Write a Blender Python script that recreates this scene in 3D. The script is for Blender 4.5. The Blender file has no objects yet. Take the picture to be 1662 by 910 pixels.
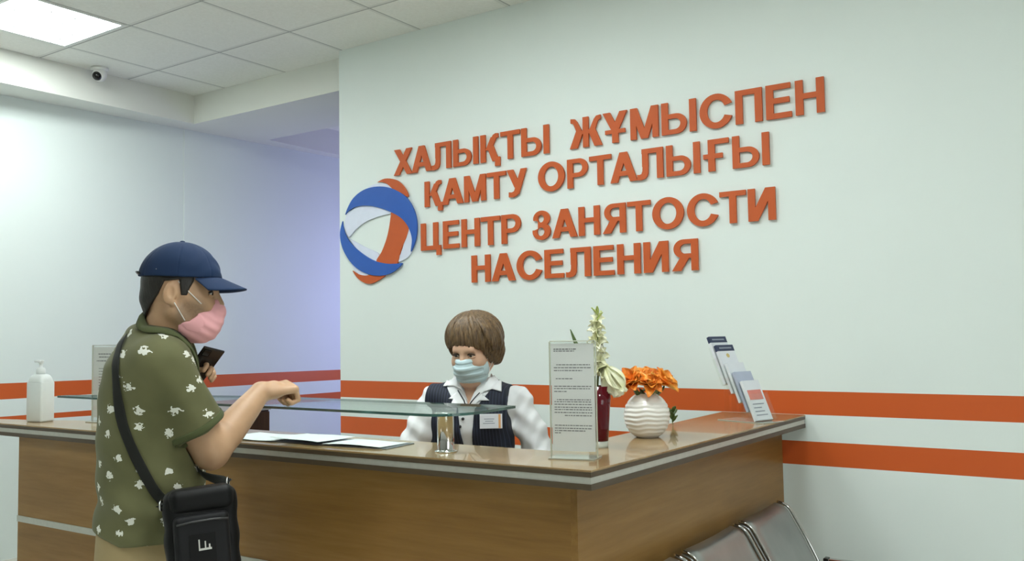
import bpy, bmesh, math, random
import numpy as np
from mathutils import Vector, Matrix
from mathutils.geometry import delaunay_2d_cdt

random.seed(7)
rng = np.random.default_rng(7)
sc = bpy.context.scene
COL = sc.collection
PI = math.pi
CZ = 1.40                                   # camera height above the floor

# ------------------------------------------------------------------ camera
FPX = 1447.918
FW = Vector((-0.5607290, 0.8259483, 0.0582445))
RT = Vector((0.8267218, 0.5623831, -0.0160092))
UP = Vector((0.0459785, -0.0391752, 0.9981740))
EYE = Vector((0, 0, CZ))
cam_d = bpy.data.cameras.new('camera')
cam = bpy.data.objects.new('camera', cam_d)
COL.objects.link(cam)
m = Matrix.Identity(4)
for i in range(3):
    m[i][0] = RT[i]; m[i][1] = UP[i]; m[i][2] = -FW[i]; m[i][3] = EYE[i]
cam.matrix_world = m
cam_d.sensor_width = 36.0
cam_d.lens = FPX / 1662 * 36
cam_d.clip_start = 0.05
sc.camera = cam

# ------------------------------------------------------------------ world, exposure, lights
sc.view_settings.view_transform = 'Standard'
sc.view_settings.look = 'None'
sc.view_settings.gamma = 1
sc.view_settings.use_curve_mapping = False
sc.view_settings.exposure = 1.54
sc.cycles.use_denoising = True
sc.cycles.max_bounces = 8
sc.cycles.transparent_max_bounces = 32
LAMP_E = 9.4                                # ceiling luminaires
LAMP_SPOTS = [(-4.70, 2.49), (-2.40, 2.25), (-1.20, 1.85), (0.35, 0.75), (-3.48, -0.60)]  # spots from the counter corner onward are unseen lamps added for brightness
w = bpy.data.worlds.new('world'); sc.world = w; w.use_nodes = True
w.node_tree.nodes['Background'].inputs[0].default_value = (0.75, 0.82, 0.95, 1)
w.node_tree.nodes['Background'].inputs[1].default_value = 0.25


def area_light(name, loc, target, sx, sy, power, color):
    d = bpy.data.lights.new(name, 'AREA'); d.shape = 'RECTANGLE'
    d.size = sx; d.size_y = sy; d.energy = power; d.color = color
    o = bpy.data.objects.new(name, d); COL.objects.link(o)
    o.location = loc
    o.rotation_euler = (Vector(target) - Vector(loc)).to_track_quat('-Z', 'Y').to_euler()
    return o


# daylight from the window of the passage behind the sign wall
area_light('passage_daylight', (-4.1, 5.9, 1.7), (-5.35, 5.6, 1.5), 0.9, 1.3, 6.5, (0.50, 0.50, 1.0))
# added fill from behind and right of the camera, brightens the counter side
area_light('counter_side_fill', (2.9, 1.0, 1.5), (-1.2, 2.6, 1.2), 2.2, 1.6, 13, (0.95, 0.99, 1.0))

# ------------------------------------------------------------------ small helpers


def at(px, py, depth):
    """the point seen at a pixel, at a given depth along the view axis"""
    return EYE + depth * (FW + RT * ((px - 831) / FPX) + UP * (-(py - 455) / FPX))


def srgb(r, g, b):
    f = lambda c: (c / 255 / 12.92) if c / 255 <= 0.04045 else ((c / 255 + 0.055) / 1.055) ** 2.4
    return (f(r), f(g), f(b), 1)


class N:
    """small node-graph writer"""
    def __init__(s, name):
        s.m = bpy.data.materials.new(name); s.m.use_nodes = True
        s.t = s.m.node_tree; s.b = s.t.nodes['Principled BSDF']
        s.out = s.t.nodes['Material Output']
    def new(s, typ, **kw):
        n = s.t.nodes.new(typ)
        for k, v in kw.items(): setattr(n, k, v)
        return n
    def link(s, a, b): s.t.links.new(a, b)
    def inp(s, sock, v):
        if hasattr(v, 'is_output') or isinstance(v, bpy.types.NodeSocket): s.link(v, sock)
        else: sock.default_value = v
    def math(s, op, a, b=0.0, c=0.0):
        n = s.new('ShaderNodeMath', operation=op)
        s.inp(n.inputs[0], a); s.inp(n.inputs[1], b); s.inp(n.inputs[2], c)
        return n.outputs[0]
    def xyz(s):
        tc = s.new('ShaderNodeTexCoord'); sp = s.new('ShaderNodeSeparateXYZ')
        s.link(tc.outputs['Object'], sp.inputs[0])
        return tc.outputs['Object'], sp.outputs[0], sp.outputs[1], sp.outputs[2]
    def mapping(s, vec, scale=(1, 1, 1), rot=(0, 0, 0), loc=(0, 0, 0)):
        n = s.new('ShaderNodeMapping'); s.link(vec, n.inputs[0])
        n.inputs['Scale'].default_value = scale; n.inputs['Rotation'].default_value = rot; n.inputs['Location'].default_value = loc
        return n.outputs[0]
    def noise(s, vec, scale, detail=3.0, rough=0.5, dist=0.0):
        n = s.new('ShaderNodeTexNoise'); s.link(vec, n.inputs['Vector'])
        n.inputs['Scale'].default_value = scale; n.inputs['Detail'].default_value = detail
        n.inputs['Roughness'].default_value = rough; n.inputs['Distortion'].default_value = dist
        return n.outputs['Fac']
    def ramp(s, fac, stops):
        n = s.new('ShaderNodeValToRGB'); s.link(fac, n.inputs[0])
        e = n.color_ramp.elements
        while len(e) < len(stops): e.new(0.5)
        for k, (p, c) in zip(e, stops): k.position = p; k.color = c
        return n.outputs[0]
    def mix(s, fac, a, b):
        n = s.new('ShaderNodeMix', data_type='RGBA'); s.inp(n.inputs[0], fac)
        s.inp(n.inputs[6], a); s.inp(n.inputs[7], b)
        return n.outputs[2]
    def bump(s, h, strength=0.2, dist=0.01):
        n = s.new('ShaderNodeBump'); s.link(h, n.inputs['Height'])
        n.inputs['Strength'].default_value = strength; n.inputs['Distance'].default_value = dist
        s.link(n.outputs[0], s.b.inputs['Normal'])
    def set(s, color=None, rough=None, metal=None, **kw):
        if color is not None: s.inp(s.b.inputs['Base Color'], color)
        if rough is not None: s.inp(s.b.inputs['Roughness'], rough)
        if metal is not None: s.b.inputs['Metallic'].default_value = metal
        for k, v in kw.items(): s.inp(s.b.inputs[k], v)
        return s.m


def plain(name, col, rough=0.5, metal=0.0, var=0.06, scale=30.0, bump=0.0, **kw):
    n = N(name); v, x, y, z = n.xyz()
    f = n.noise(v, scale, 4)
    c1 = tuple(min(1, c * (1 + var)) for c in col[:3]) + (1,)
    c0 = tuple(c * (1 - var) for c in col[:3]) + (1,)
    n.set(n.ramp(f, [(0.3, c0), (0.7, c1)]), rough, metal, **kw)
    if bump: n.bump(f, bump, 0.004)
    return n.m


def wood(name, dark, mid, light, axis, rough, scale=1.0, coat=0.0, spec=0.3):
    n = N(name); v, x, y, z = n.xyz()
    sc3 = {'x': (0.35, 5, 5), 'y': (5, 0.35, 5), 'z': (5, 5, 0.35)}[axis]
    big = n.noise(n.mapping(v, tuple(a * 0.9 * scale for a in sc3)), 1.6, 4, 0.55, 0.6)
    fine = n.noise(n.mapping(v, tuple(a * 7 * scale for a in sc3)), 2.2, 5, 0.6)
    f = n.math('ADD', n.math('MULTIPLY', big, 0.7), n.math('MULTIPLY', fine, 0.3))
    n.set(n.ramp(f, [(0.33, dark), (0.5, mid), (0.66, light)]), rough)
    n.b.inputs['Coat Weight'].default_value = coat; n.b.inputs['Specular IOR Level'].default_value = spec
    n.bump(fine, 0.05, 0.002)
    return n.m


# ---- meshes


def link_mesh(name, bm, mat, parent=None, smooth=False, world=True):
    """one mesh object; world=True: the bmesh is in world coordinates, brought into its parent's frame"""
    me = bpy.data.meshes.new(name)
    bm.to_mesh(me); bm.free()
    return link_me(name, me, mat, parent, smooth, world)


def world_of(o):
    M = Matrix.LocRotScale(o.location, o.rotation_euler, o.scale)
    return world_of(o.parent) @ M if o.parent else M


def link_me(name, me, mat, parent=None, smooth=False, world=True):
    if parent is not None and world:
        me.transform(world_of(parent).inverted())
    if smooth is not False:
        me.shade_smooth() if smooth is True else me.shade_auto_smooth(smooth) if hasattr(me, 'shade_auto_smooth') else me.shade_smooth()
    if mat is not None: me.materials.append(mat)
    o = bpy.data.objects.new(name, me); COL.objects.link(o)
    if parent is not None: o.parent = parent
    return o


def tag(o, label=None, cat=None, group=None, kind=None):
    if label: o['label'] = label
    if cat: o['category'] = cat
    if group: o['group'] = group
    if kind: o['kind'] = kind
    return o


def thing(name, label, cat, loc=(0, 0, 0), rz=0.0, group=None):
    o = bpy.data.objects.new(name, None); COL.objects.link(o)
    o.location = loc; o.rotation_euler = (0, 0, rz); o.empty_display_size = 0.05
    return tag(o, label, cat, group)


def struct(name, bm, mat, smooth=False):
    return tag(link_mesh(name, bm, mat, None, smooth), kind='structure')


def dup(root, loc, rz, label=None, group=None):
    r = root.copy(); COL.objects.link(r); r.location = loc; r.rotation_euler = (0, 0, rz)
    if label: r['label'] = label
    if group: r['group'] = group
    for ch in list(root.children):
        c = ch.copy(); COL.objects.link(c); c.parent = r
        for g in list(ch.children):
            d = g.copy(); COL.objects.link(d); d.parent = c
    return r


def BM(): return bmesh.new()


def add_box(bm, lo, hi, M=None, bev=0.0, seg=2):
    lo = Vector(lo); hi = Vector(hi)
    r = bmesh.ops.create_cube(bm, size=1.0)
    vs = r['verts']
    for v in vs:
        v.co = Vector(((v.co.x + .5) * (hi.x - lo.x) + lo.x, (v.co.y + .5) * (hi.y - lo.y) + lo.y, (v.co.z + .5) * (hi.z - lo.z) + lo.z))
    if bev > 0:
        es = list({e for v in vs for e in v.link_edges})
        q = bmesh.ops.bevel(bm, geom=es, offset=bev, segments=seg, affect='EDGES', profile=0.5)
        vs = list({v for f in q['faces'] for v in f.verts} | {v for v in vs if v.is_valid})
        vs = [v for v in vs if v.is_valid]
    if M is not None:
        for v in vs: v.co = M @ v.co
    return vs


def add_prism(bm, poly, z0, z1, M=None, bev=0.0):
    """a polygon (x, y) extruded between two heights"""
    a = [bm.verts.new((p[0], p[1], z0)) for p in poly]
    b = [bm.verts.new((p[0], p[1], z1)) for p in poly]
    n = len(poly)
    fs = [bm.faces.new(a[::-1]), bm.faces.new(b)]
    for i in range(n): fs.append(bm.faces.new((a[i], a[(i + 1) % n], b[(i + 1) % n], b[i])))
    bmesh.ops.recalc_face_normals(bm, faces=fs)
    vs = a + b
    if bev > 0:
        es = list({e for f in fs[:2] for e in f.edges})
        q = bmesh.ops.bevel(bm, geom=es, offset=bev, segments=2, affect='EDGES', profile=0.5)
        vs = list({v for f in q['faces'] for v in f.verts} | {v for v in vs if v.is_valid})
    if M is not None:
        for v in vs: v.co = M @ v.co
    return vs


def add_lathe(bm, prof, c=(0, 0, 0), seg=40, M=None, caps=True, wob=None):
    """prof: (radius, z) pairs from bottom to top"""
    rings = []
    for j, (r, z) in enumerate(prof):
        ring = []
        for i in range(seg):
            a = 2 * PI * i / seg
            rr = r * (wob(a, z) if wob else 1.0)
            p = Vector((c[0] + rr * math.cos(a), c[1] + rr * math.sin(a), c[2] + z))
            ring.append(bm.verts.new(M @ p if M is not None else p))
        rings.append(ring)
    for j in range(len(rings) - 1):
        for i in range(seg):
            bm.faces.new((rings[j][i], rings[j][(i + 1) % seg], rings[j + 1][(i + 1) % seg], rings[j + 1][i]))
    if caps:
        bm.faces.new(rings[0][::-1]); bm.faces.new(rings[-1])
    return rings


def add_tube(bm, pts, rad, seg=10, caps=True, flat=1.0, nrm=None):
    """a tube along points; rad a number or one per point; flat squeezes it along nrm (a list of normals or None)"""
    pts = [Vector(p) for p in pts]; n = len(pts)
    rad = [float(rad)] * n if isinstance(rad, (int, float)) else [float(q) for q in rad]
    rings = []; prev = None
    for i, p in enumerate(pts):
        t = (pts[min(i + 1, n - 1)] - pts[max(i - 1, 0)]).normalized()
        if nrm is not None: u = (nrm[i] - t * nrm[i].dot(t)).normalized()
        elif prev is None:
            u = t.orthogonal().normalized()
        else:
            u = (prev - t * prev.dot(t)).normalized()
        prev = u; v = t.cross(u)
        rings.append([bm.verts.new(p + rad[i] * (u * (math.cos(2 * PI * k / seg) * flat) + v * math.sin(2 * PI * k / seg))) for k in range(seg)])
    for j in range(n - 1):
        for k in range(seg):
            bm.faces.new((rings[j][k], rings[j][(k + 1) % seg], rings[j + 1][(k + 1) % seg], rings[j + 1][k]))
    if caps:
        bm.faces.new(rings[0][::-1]); bm.faces.new(rings[-1])


def smooth_path(pts, n=8):
    P = [Vector(p) for p in pts]; out = []
    for i in range(len(P) - 1):
        a = P[max(i - 1, 0)]; b = P[i]; c = P[i + 1]; d = P[min(i + 2, len(P) - 1)]
        for k in range(n):
            t = k / n
            out.append(0.5 * ((2 * b) + (c - a) * t + (2 * a - 5 * b + 4 * c - d) * t * t + (3 * b - a - 3 * c + d) * t ** 3))
    out.append(P[-1])
    return out


def inside(p, poly):
    x, y = p; r = False; n = len(poly); j = n - 1
    for i in range(n):
        xi, yi = poly[i]; xj, yj = poly[j]
        if (yi > y) != (yj > y) and x < (xj - xi) * (y - yi) / (yj - yi) + xi: r = not r
        j = i
    return r


def add_union(bm, adds, subs, M, thick):
    """union of 2-D polygons minus others, extruded by thick along M's z axis"""
    vs, es = [], []
    for poly in adds + subs:
        k = len(vs); vs += [Vector(p) for p in poly]
        es += [(k + i, k + (i + 1) % len(poly)) for i in range(len(poly))]
    V, E, F, *_ = delaunay_2d_cdt(vs, es, [], 0, 1e-6)
    keep = []
    for f in F:
        c = sum((V[i] for i in f), Vector((0, 0))) / len(f)
        if any(inside(c, a) for a in adds) and not any(inside(c, a) for a in subs): keep.append(list(f))
    cnt = {}
    for f in keep:
        for i in range(len(f)):
            e = (f[i], f[(i + 1) % len(f)]); cnt[e] = 1
    used = sorted({i for f in keep for i in f})
    top = {i: bm.verts.new(M @ Vector((V[i].x, V[i].y, thick))) for i in used}
    bot = {i: bm.verts.new(M @ Vector((V[i].x, V[i].y, 0))) for i in used}
    for f in keep:
        bm.faces.new([top[i] for i in f]); bm.faces.new([bot[i] for i in f][::-1])
    for (a, b) in cnt:
        if (b, a) not in cnt: bm.faces.new((bot[a], bot[b], top[b], top[a]))

# ================================================================== materials of the room
def wall_mat(name, base, bands, bump=0.03):
    """painted plaster with orange bands: bands = (bottom, top, slope per metre of y, slope of top, y0)"""
    n = N(name); v, x, y, z = n.xyz()
    f = n.noise(v, 3.0, 3); g = n.noise(v, 180, 2)
    c = n.ramp(f, [(0.3, tuple(k * 0.985 for k in base[:3]) + (1,)), (0.7, base)])
    mask = None
    for (b, t, sb, st, y0) in bands:
        dy = n.math('MAXIMUM', n.math('SUBTRACT', y, y0), 0.0)
        lo = n.math('ADD', n.math('MULTIPLY', dy, sb), b); hi = n.math('ADD', n.math('MULTIPLY', dy, st), t)
        k = n.math('MULTIPLY', n.math('GREATER_THAN', z, lo), n.math('LESS_THAN', z, hi))
        mask = k if mask is None else n.math('MAXIMUM', mask, k)
    if mask is not None:
        n.set(n.mix(mask, c, ORANGE), n.math('SUBTRACT', 0.62, n.math('MULTIPLY', mask, 0.2)))
    else: n.set(c, 0.62)
    n.bump(g, bump, 0.002)
    return n.m


ORANGE = srgb(206, 92, 36)
WHITE = srgb(229, 238, 234)
M_WALL = wall_mat('sign_wall_paint', WHITE, [(1.0386, 1.1360, 0, 0, 0), (0.830, 0.928, 0, 0, 0)])
M_WALLB = wall_mat('left_wall_paint', WHITE, [(1.0465, 1.1428, -0.0068, -0.0115, 2.74), (0.916, 0.943, -0.022, -0.0058, 2.74)])
M_PLASTER = wall_mat('white_plaster', srgb(228, 230, 222), [])


def ceiling_mat():
    n = N('ceiling_tiles'); v, x, y, z = n.xyz()
    def line(c, c0, step, half):
        q = n.math('DIVIDE', n.math('SUBTRACT', c, c0), step)
        fr = n.math('ABSOLUTE', n.math('SUBTRACT', n.math('FRACT', n.math('ADD', q, 0.5)), 0.5))
        return n.math('LESS_THAN', n.math('MULTIPLY', fr, step), half)
    g1 = n.math('MAXIMUM', line(x, -4.401, 0.610, 0.012), line(y, 2.790, 0.582, 0.012))
    g2 = n.math('MAXIMUM', line(x, -4.401 + 0.011, 0.610, 0.004), line(y, 2.790 + 0.011, 0.582, 0.004))
    f = n.noise(v, 60, 5, 0.7)
    tile = n.ramp(f, [(0.35, srgb(232, 233, 225)), (0.7, srgb(240, 241, 234))])
    c = n.mix(g1, tile, srgb(222, 223, 216)); c = n.mix(g2, c, srgb(168, 170, 164))
    n.set(c, 0.85); n.bump(n.math('SUBTRACT', f, n.math('MULTIPLY', g1, -0.6)), 0.15, 0.004)
    return n.m


M_CEIL = ceiling_mat()


def floor_mat():
    n = N('floor_tiles'); v, x, y, z = n.xyz()
    b = n.new('ShaderNodeTexBrick'); n.link(v, b.inputs['Vector'])
    b.offset = 0.0
    for k, val in (('Scale', 1.0), ('Mortar Size', 0.004), ('Brick Width', 0.45), ('Row Height', 0.45)): b.inputs[k].default_value = val
    b.inputs['Color1'].default_value = srgb(214, 215, 208); b.inputs['Color2'].default_value = srgb(220, 221, 214); b.inputs['Mortar'].default_value = srgb(150, 146, 138)
    f = n.noise(v, 9, 5)
    n.set(n.mix(n.math('MULTIPLY', f, 0.35), b.outputs['Color'], srgb(204, 204, 196)), 0.3)
    return n.m


# ================================================================== the room
CEIL = 3.106
bm = BM(); add_box(bm, (-6.4, -4.6, -0.1), (3.2, 6.7, 0)); struct('floor', bm, floor_mat())
bm = BM(); add_box(bm, (-6.4, -4.6, CEIL), (3.2, 6.7, CEIL + 0.1)); struct('ceiling', bm, M_CEIL)
bm = BM(); add_box(bm, (-3.806, 3.7926, 0), (3.1, 3.8926, CEIL)); struct('wall_back', bm, M_WALL)


def wb_x(y): return -5.597 + 0.06 * (y - 2.72)      # face of the left wall


bm = BM(); add_prism(bm, [(wb_x(-4.5), -4.5), (wb_x(6.6), 6.6), (wb_x(6.6) - 0.15, 6.6), (wb_x(-4.5) - 0.15, -4.5)], 0, CEIL); struct('wall_left', bm, M_WALLB)
bm = BM(); add_box(bm, (3.1, -4.5, 0), (3.2, 6.6, CEIL)); struct('wall_right', bm, M_PLASTER)
bm = BM(); add_box(bm, (-6.3, -4.6, 0), (3.2, -4.5, CEIL)); struct('wall_front', bm, M_PLASTER)
bm = BM(); add_box(bm, (-6.3, 6.6, 0), (3.2, 6.7, CEIL)); struct('wall_passage', bm, M_PLASTER)
# dropped beams: one along the left wall, one across it in line with the sign wall
bm = BM(); add_prism(bm, [(-5.331, -4.5), (-5.331, 6.6), (wb_x(6.6) - .05, 6.6), (wb_x(-4.5) - .05, -4.5)], 2.904, CEIL); struct('trim_1', bm, M_PLASTER)
bm = BM(); add_box(bm, (-5.331, 3.894, 2.904), (3.1, 4.56, CEIL)); struct('trim_2', bm, M_PLASTER)
# shallow pilaster under the crossing of the beams
bm = BM(); add_prism(bm, [(wb_x(3.95) - .05, 3.95), (wb_x(3.95) + .004, 3.95), (wb_x(4.42) + .004, 4.42), (wb_x(4.42) - .05, 4.42)], 0, 2.904); struct('trim_3', bm, M_WALLB)
M_BASE = plain('baseboard_white', srgb(222, 222, 214), 0.4)
bm = BM(); add_prism(bm, [(wb_x(-4.5), -4.5), (wb_x(-4.5) + .015, -4.5), (wb_x(6.6) + .015, 6.6), (wb_x(6.6), 6.6)], 0, 0.088); struct('baseboard_left', bm, M_BASE)
bm = BM(); add_box(bm, (-3.806, 3.7776, 0), (3.1, 3.7926, 0.088)); struct('baseboard_back', bm, M_BASE)

# ================================================================== ceiling luminaires
M_FRAME = plain('lamp_frame_white', srgb(225, 228, 224), 0.35)
n = N('lamp_diffuser'); n.set((0.9, 0.92, 0.92, 1), 0.4)
n.b.inputs['Emission Color'].default_value = (0.93, 1.0, 0.985, 1); n.b.inputs['Emission Strength'].default_value = LAMP_E
M_DIFF = n.m
M_CLIP = plain('lamp_clip_grey', srgb(120, 125, 122), 0.4)


def make_lamp(loc):
    t = thing('ceiling_light', 'x', 'ceiling light', loc, 0, 'ceiling lights')
    bm = BM()
    a, b, h = 0.303, 0.289, 0.02
    add_box(bm, (-a, -b, -0.006), (a, -b + h, 0.0)); add_box(bm, (-a, b - h, -0.006), (a, b, 0.0))
    add_box(bm, (-a, -b + h, -0.006), (-a + h, b - h, 0.0)); add_box(bm, (a - h, -b + h, -0.006), (a, b - h, 0.0))
    link_mesh('frame', bm, M_FRAME, t, world=False)
    bm = BM(); add_box(bm, (-a + h, -b + h, -0.004), (a - h, b - h, -0.001))
    link_mesh('diffuser', bm, M_DIFF, t, world=False)
    for i in range(4):
        for j in range(4):
            bm = BM(); add_lathe(bm, [(0.006, -0.009), (0.008, -0.006), (0.008, -0.004)], (-0.19 + i * 0.127, -0.19 + j * 0.127, 0), 10)
            link_mesh('clip', bm, M_CLIP, t, world=False)
    return t


lamp0 = make_lamp((LAMP_SPOTS[0][0], LAMP_SPOTS[0][1], CEIL))
lamp0['label'] = 'glowing square ceiling light in tiled ceiling near left wall and security camera'
for (x, y), lab in zip(LAMP_SPOTS[1:], (
        'square ceiling light above the woman and the reception counter', 'added unseen square ceiling light above the corner of the reception counter, brightening the sign wall',
        'added unseen square ceiling light above the front of the steel waiting seats, brightening the counter side', 'added unseen square ceiling light overhead behind the man with the bag, brightening his back')):
    dup(lamp0, (x, y, CEIL), 0, lab)

# ================================================================== security camera
M_WPL = plain('white_plastic', srgb(228, 230, 226), 0.35)
M_BLACKGLOSS = plain('black_gloss', srgb(12, 13, 13), 0.12)
t = thing('security_camera', 'small white dome security camera with black lens on the ceiling', 'security camera', (-5.24, 3.13, CEIL))
bm = BM(); add_lathe(bm, [(0.052, 0.0), (0.052, -0.012), (0.040, -0.022)], (0, 0, 0), 28); link_mesh('mount', bm, M_WPL, t, True, False)
bm = BM(); bmesh.ops.create_uvsphere(bm, u_segments=24, v_segments=16, radius=0.043)
for v in bm.verts: v.co.z -= 0.045
link_mesh('housing', bm, M_WPL, t, True, False)
bm = BM(); bmesh.ops.create_uvsphere(bm, u_segments=24, v_segments=16, radius=0.029)
for v in bm.verts: v.co += Vector((0.012, -0.022, -0.058))
link_mesh('lens', bm, M_BLACKGLOSS, t, True, False)

# ================================================================== wall sign: raised letters
SW, BW = 0.195, 0.158                       # stem and bar width for a cap height of 1


def rect(x0, y0, x1, y1): return [(x0, y0), (x1, y0), (x1, y1), (x0, y1)]
def para(xb, yb, xt, yt, wd): return [(xb, yb), (xb + wd, yb), (xt + wd, yt), (xt, yt)]
def ell(cx, cy, rx, ry, n=40): return [(cx + rx * math.cos(2 * PI * i / n), cy + ry * math.sin(2 * PI * i / n)) for i in range(n)]
def dee(x0, y0, x1, y1, flip=False, n=16):
    """a D shape: straight on the left, round on the right"""
    r = (y1 - y0) / 2; cx = x1 - r * 0.95; p = [(x0, y0)]
    p += [(cx + r * 0.95 * math.cos(a), (y0 + y1) / 2 + r * math.sin(a)) for a in [-PI / 2 + PI * i / n for i in range(n + 1)]]
    p += [(x0, y1)]
    return p
def mir(polys, wd): return [[(wd - x, y) for x, y in p][::-1] for p in polys]


def glyph(c):
    """returns (width, added polygons, cut polygons)"""
    S, B = SW, BW
    if c == 'Н': return 0.72, [rect(0, 0, S, 1), rect(.72 - S, 0, .72, 1), rect(.1, .5 - B / 2 + .03, .62, .5 + B / 2 + .03)], []
    if c == 'П': return 0.72, [rect(0, 0, S, 1), rect(.72 - S, 0, .72, 1), rect(.1, 1 - B, .62, 1)], []
    if c == 'Т': return 0.74, [rect(.37 - S / 2, 0, .37 + S / 2, 1), rect(0, 1 - B, .74, 1)], []
    if c == 'Е': return 0.66, [rect(0, 0, S, 1), rect(.1, 0, .66, B), rect(.1, 1 - B, .64, 1), rect(.1, .44, .61, .44 + B)], []
    if c == 'И': return 0.74, [rect(0, 0, S, 1), rect(.74 - S, 0, .74, 1), para(0, 0, .74 - .26, 1, .26)], []
    if c == 'М': return 0.86, [rect(0, 0, S * .93, 1), rect(.86 - S * .93, 0, .86, 1), para(.325, 0, 0, 1, .21), para(.325, 0, .65, 1, .21)], []
    if c == 'А': return 0.88, [para(0, 0, .32, 1, .235), para(.645, 0, .325, 1, .235), rect(.2, .21, .68, .21 + B)], []
    if c == 'Х': return 0.84, [para(0, 0, .575, 1, .245), para(.595, 0, .02, 1, .245)], []
    if c == 'Л':
        foot = [(-.02, 0), (.10, -.012), (.22, .02), (.29, .09), (.325, .2), (.335, .5), (.16, .5), (.15, .28), (.12, .19), (.06, .165), (-.02, .175)]
        return 0.80, [rect(.80 - S, 0, .80, 1), rect(.135, 1 - B, .7, 1), rect(.145, .42, .335, 1), foot], []
    if c == 'Ы': return 1.02, [rect(0, 0, S, 1), dee(.05, 0, .74, .63), rect(1.02 - S, 0, 1.02, 1)], [dee(S, B * .92, .74 - S * .92, .63 - B * .92)]
    if c == 'Р': return 0.72, [rect(0, 0, S, 1), dee(.05, .37, .72, 1)], [dee(S, .37 + B * .92, .72 - S * .95, 1 - B * .92)]
    if c == 'Я':
        a = [rect(0, 0, S, 1), dee(.05, .40, .70, 1), para(.50, 0, .24, .45, .26)]
        return 0.76, mir(a, .76), mir([dee(S, .40 + B * .92, .70 - S * .95, 1 - B * .92)], .76)
    if c == 'О': return 0.96, [ell(.48, .5, .48, .525)], [ell(.48, .5, .26, .345)]
    if c == 'С':
        wedge = [(.48, .5), (1.2, .17), (1.2, .83)]
        return 0.90, [ell(.47, .5, .47, .525)], [ell(.47, .5, .255, .345), [(.40, .5), (.60, .385), (1.2, .22), (1.2, .78), (.60, .615)]]
    if c == 'З':
        return 0.66, [ell(.33, .735, .30, .287), ell(.325, .285, .325, .307), rect(.2, .44, .42, .585)], \
            [ell(.31, .735, .115, .135), ell(.30, .27, .135, .15), [(-.2, .34), (.08, .34), (.2, .385), (.2, .64), (.1, .68), (-.2, .68)]]
    if c == 'У': return 0.74, [para(.235, .08, .53, 1, .21), para(.29, .33, 0, 1, .235), [(.07, .0), (.24, -.015), (.36, .03), (.43, .13), (.38, .3), (.25, .19), (.19, .165), (.07, .18)]], []
    if c == 'Ұ': return 0.78, [para(.28, .40, 0, 1, .235), para(.265, .40, .545, 1, .235), rect(.39 - S / 2, 0, .39 + S / 2, .5), rect(.07, .30, .71, .43)], []
    if c == 'Ғ': return 0.74, [rect(.14, 0, .14 + S, 1), rect(.2, 1 - B, .74, 1), rect(0, .40, .56, .55)], []
    if c == 'Қ':
        hook = [(.44, .84), (.50, .95), (.60, 1.0), (.70, .99), (.70, .845), (.63, .83)]
        return 0.76, [rect(0, 0, S, 1), para(.20, .42, .42, .88, .22), hook, para(.47, 0, .26, .55, .25), rect(.57, -.19, .76, .14)], []
    if c == 'Ж':
        half = [para(-.02, 0, .20, .56, .25), [(.24, .45), (.44, .45), (.24, .88), (.16, .98), (.02, 1.0), (.02, .855), (.09, .84), (.13, .78)]]
        return 1.04, half + mir(half, 1.04) + [rect(.52 - S * .48, 0, .52 + S * .48, 1), rect(.3, .44, .74, .57)], []
    if c == 'Ц': return 0.84, [rect(0, 0, S, 1), rect(.72 - S, 0, .72, 1), rect(.1, 0, .74, B), rect(.66, -.2, .84, B)], []
    raise KeyError(c)


TIGHT = {('А', 'Л'): -.02, ('Х', 'А'): -.03, ('Қ', 'Т'): .03, ('Қ', 'А'): -.02, ('Т', 'У'): .04, ('Т', 'А'): -.03, ('А', 'М'): .05, ('А', 'Л'): .02}
M_SIGN = plain('sign_orange', srgb(196, 88, 32), 0.6, var=0.02)
WALL_Y = 3.7926


def sign_word(text, x0, x1, base, cap, parent):
    pos = []; x = 0
    for i, c in enumerate(text):
        wd, a, b = glyph(c); pos.append((c, x, a, b)); x += wd
        if i < len(text) - 1:
            x += TIGHT.get((c, text[i + 1]), .055 if c in 'АХУЖТ' or text[i + 1] in 'АХУЖТ' else .10)
    s = (x1 - x0) / x
    for c, px_, a, b in pos:
        M = Matrix.Translation((x0 + px_ * s, WALL_Y - .006, base)) @ Matrix(((s, 0, 0, 0), (0, 0, -1, 0), (0, cap, 0, 0), (0, 0, 0, 1)))
        bm = BM(); add_union(bm, a, b, M, 0.010)
        bmesh.ops.recalc_face_normals(bm, faces=bm.faces)
        o = link_mesh('letter', bm, M_SIGN, parent); o['label'] = 'orange raised letter ' + c


t = thing('wall_sign', 'orange raised Kazakh lettering, upper two lines on the white wall', 'wall sign', (-2.2, WALL_Y, 2.09), 0)
sign_word('ХАЛЫҚТЫ', -3.363, -2.328, 2.297, 0.146, t); sign_word('ЖҰМЫСПЕН', -2.203, -0.975, 2.299, 0.149, t)
sign_word('ҚАМТУ', -3.139, -2.466, 2.097, 0.141, t); sign_word('ОРТАЛЫҒЫ', -2.396, -1.214, 2.105, 0.143, t)
t = thing('wall_sign', 'orange raised Russian lettering, lower two lines beside the round emblem', 'wall sign', (-2.2, WALL_Y, 1.66), 0)
sign_word('ЦЕНТР', -3.169, -2.507, 1.858, 0.150, t); sign_word('ЗАНЯТОСТИ', -2.434, -1.195, 1.865, 0.142, t)
sign_word('НАСЕЛЕНИЯ', -2.823, -1.552, 1.667, 0.143, t)

# round emblem of blue and orange bands, given in wall coordinates
M_BLUE = plain('emblem_blue', srgb(38, 92, 180), 0.35, var=0.02)
M_EWHITE = plain('emblem_white', srgb(220, 226, 242), 0.35, var=0.02)
t = thing('emblem', 'round emblem of interlaced blue, orange and white bands on the wall', 'emblem', (-3.48, WALL_Y, 1.99))


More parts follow.
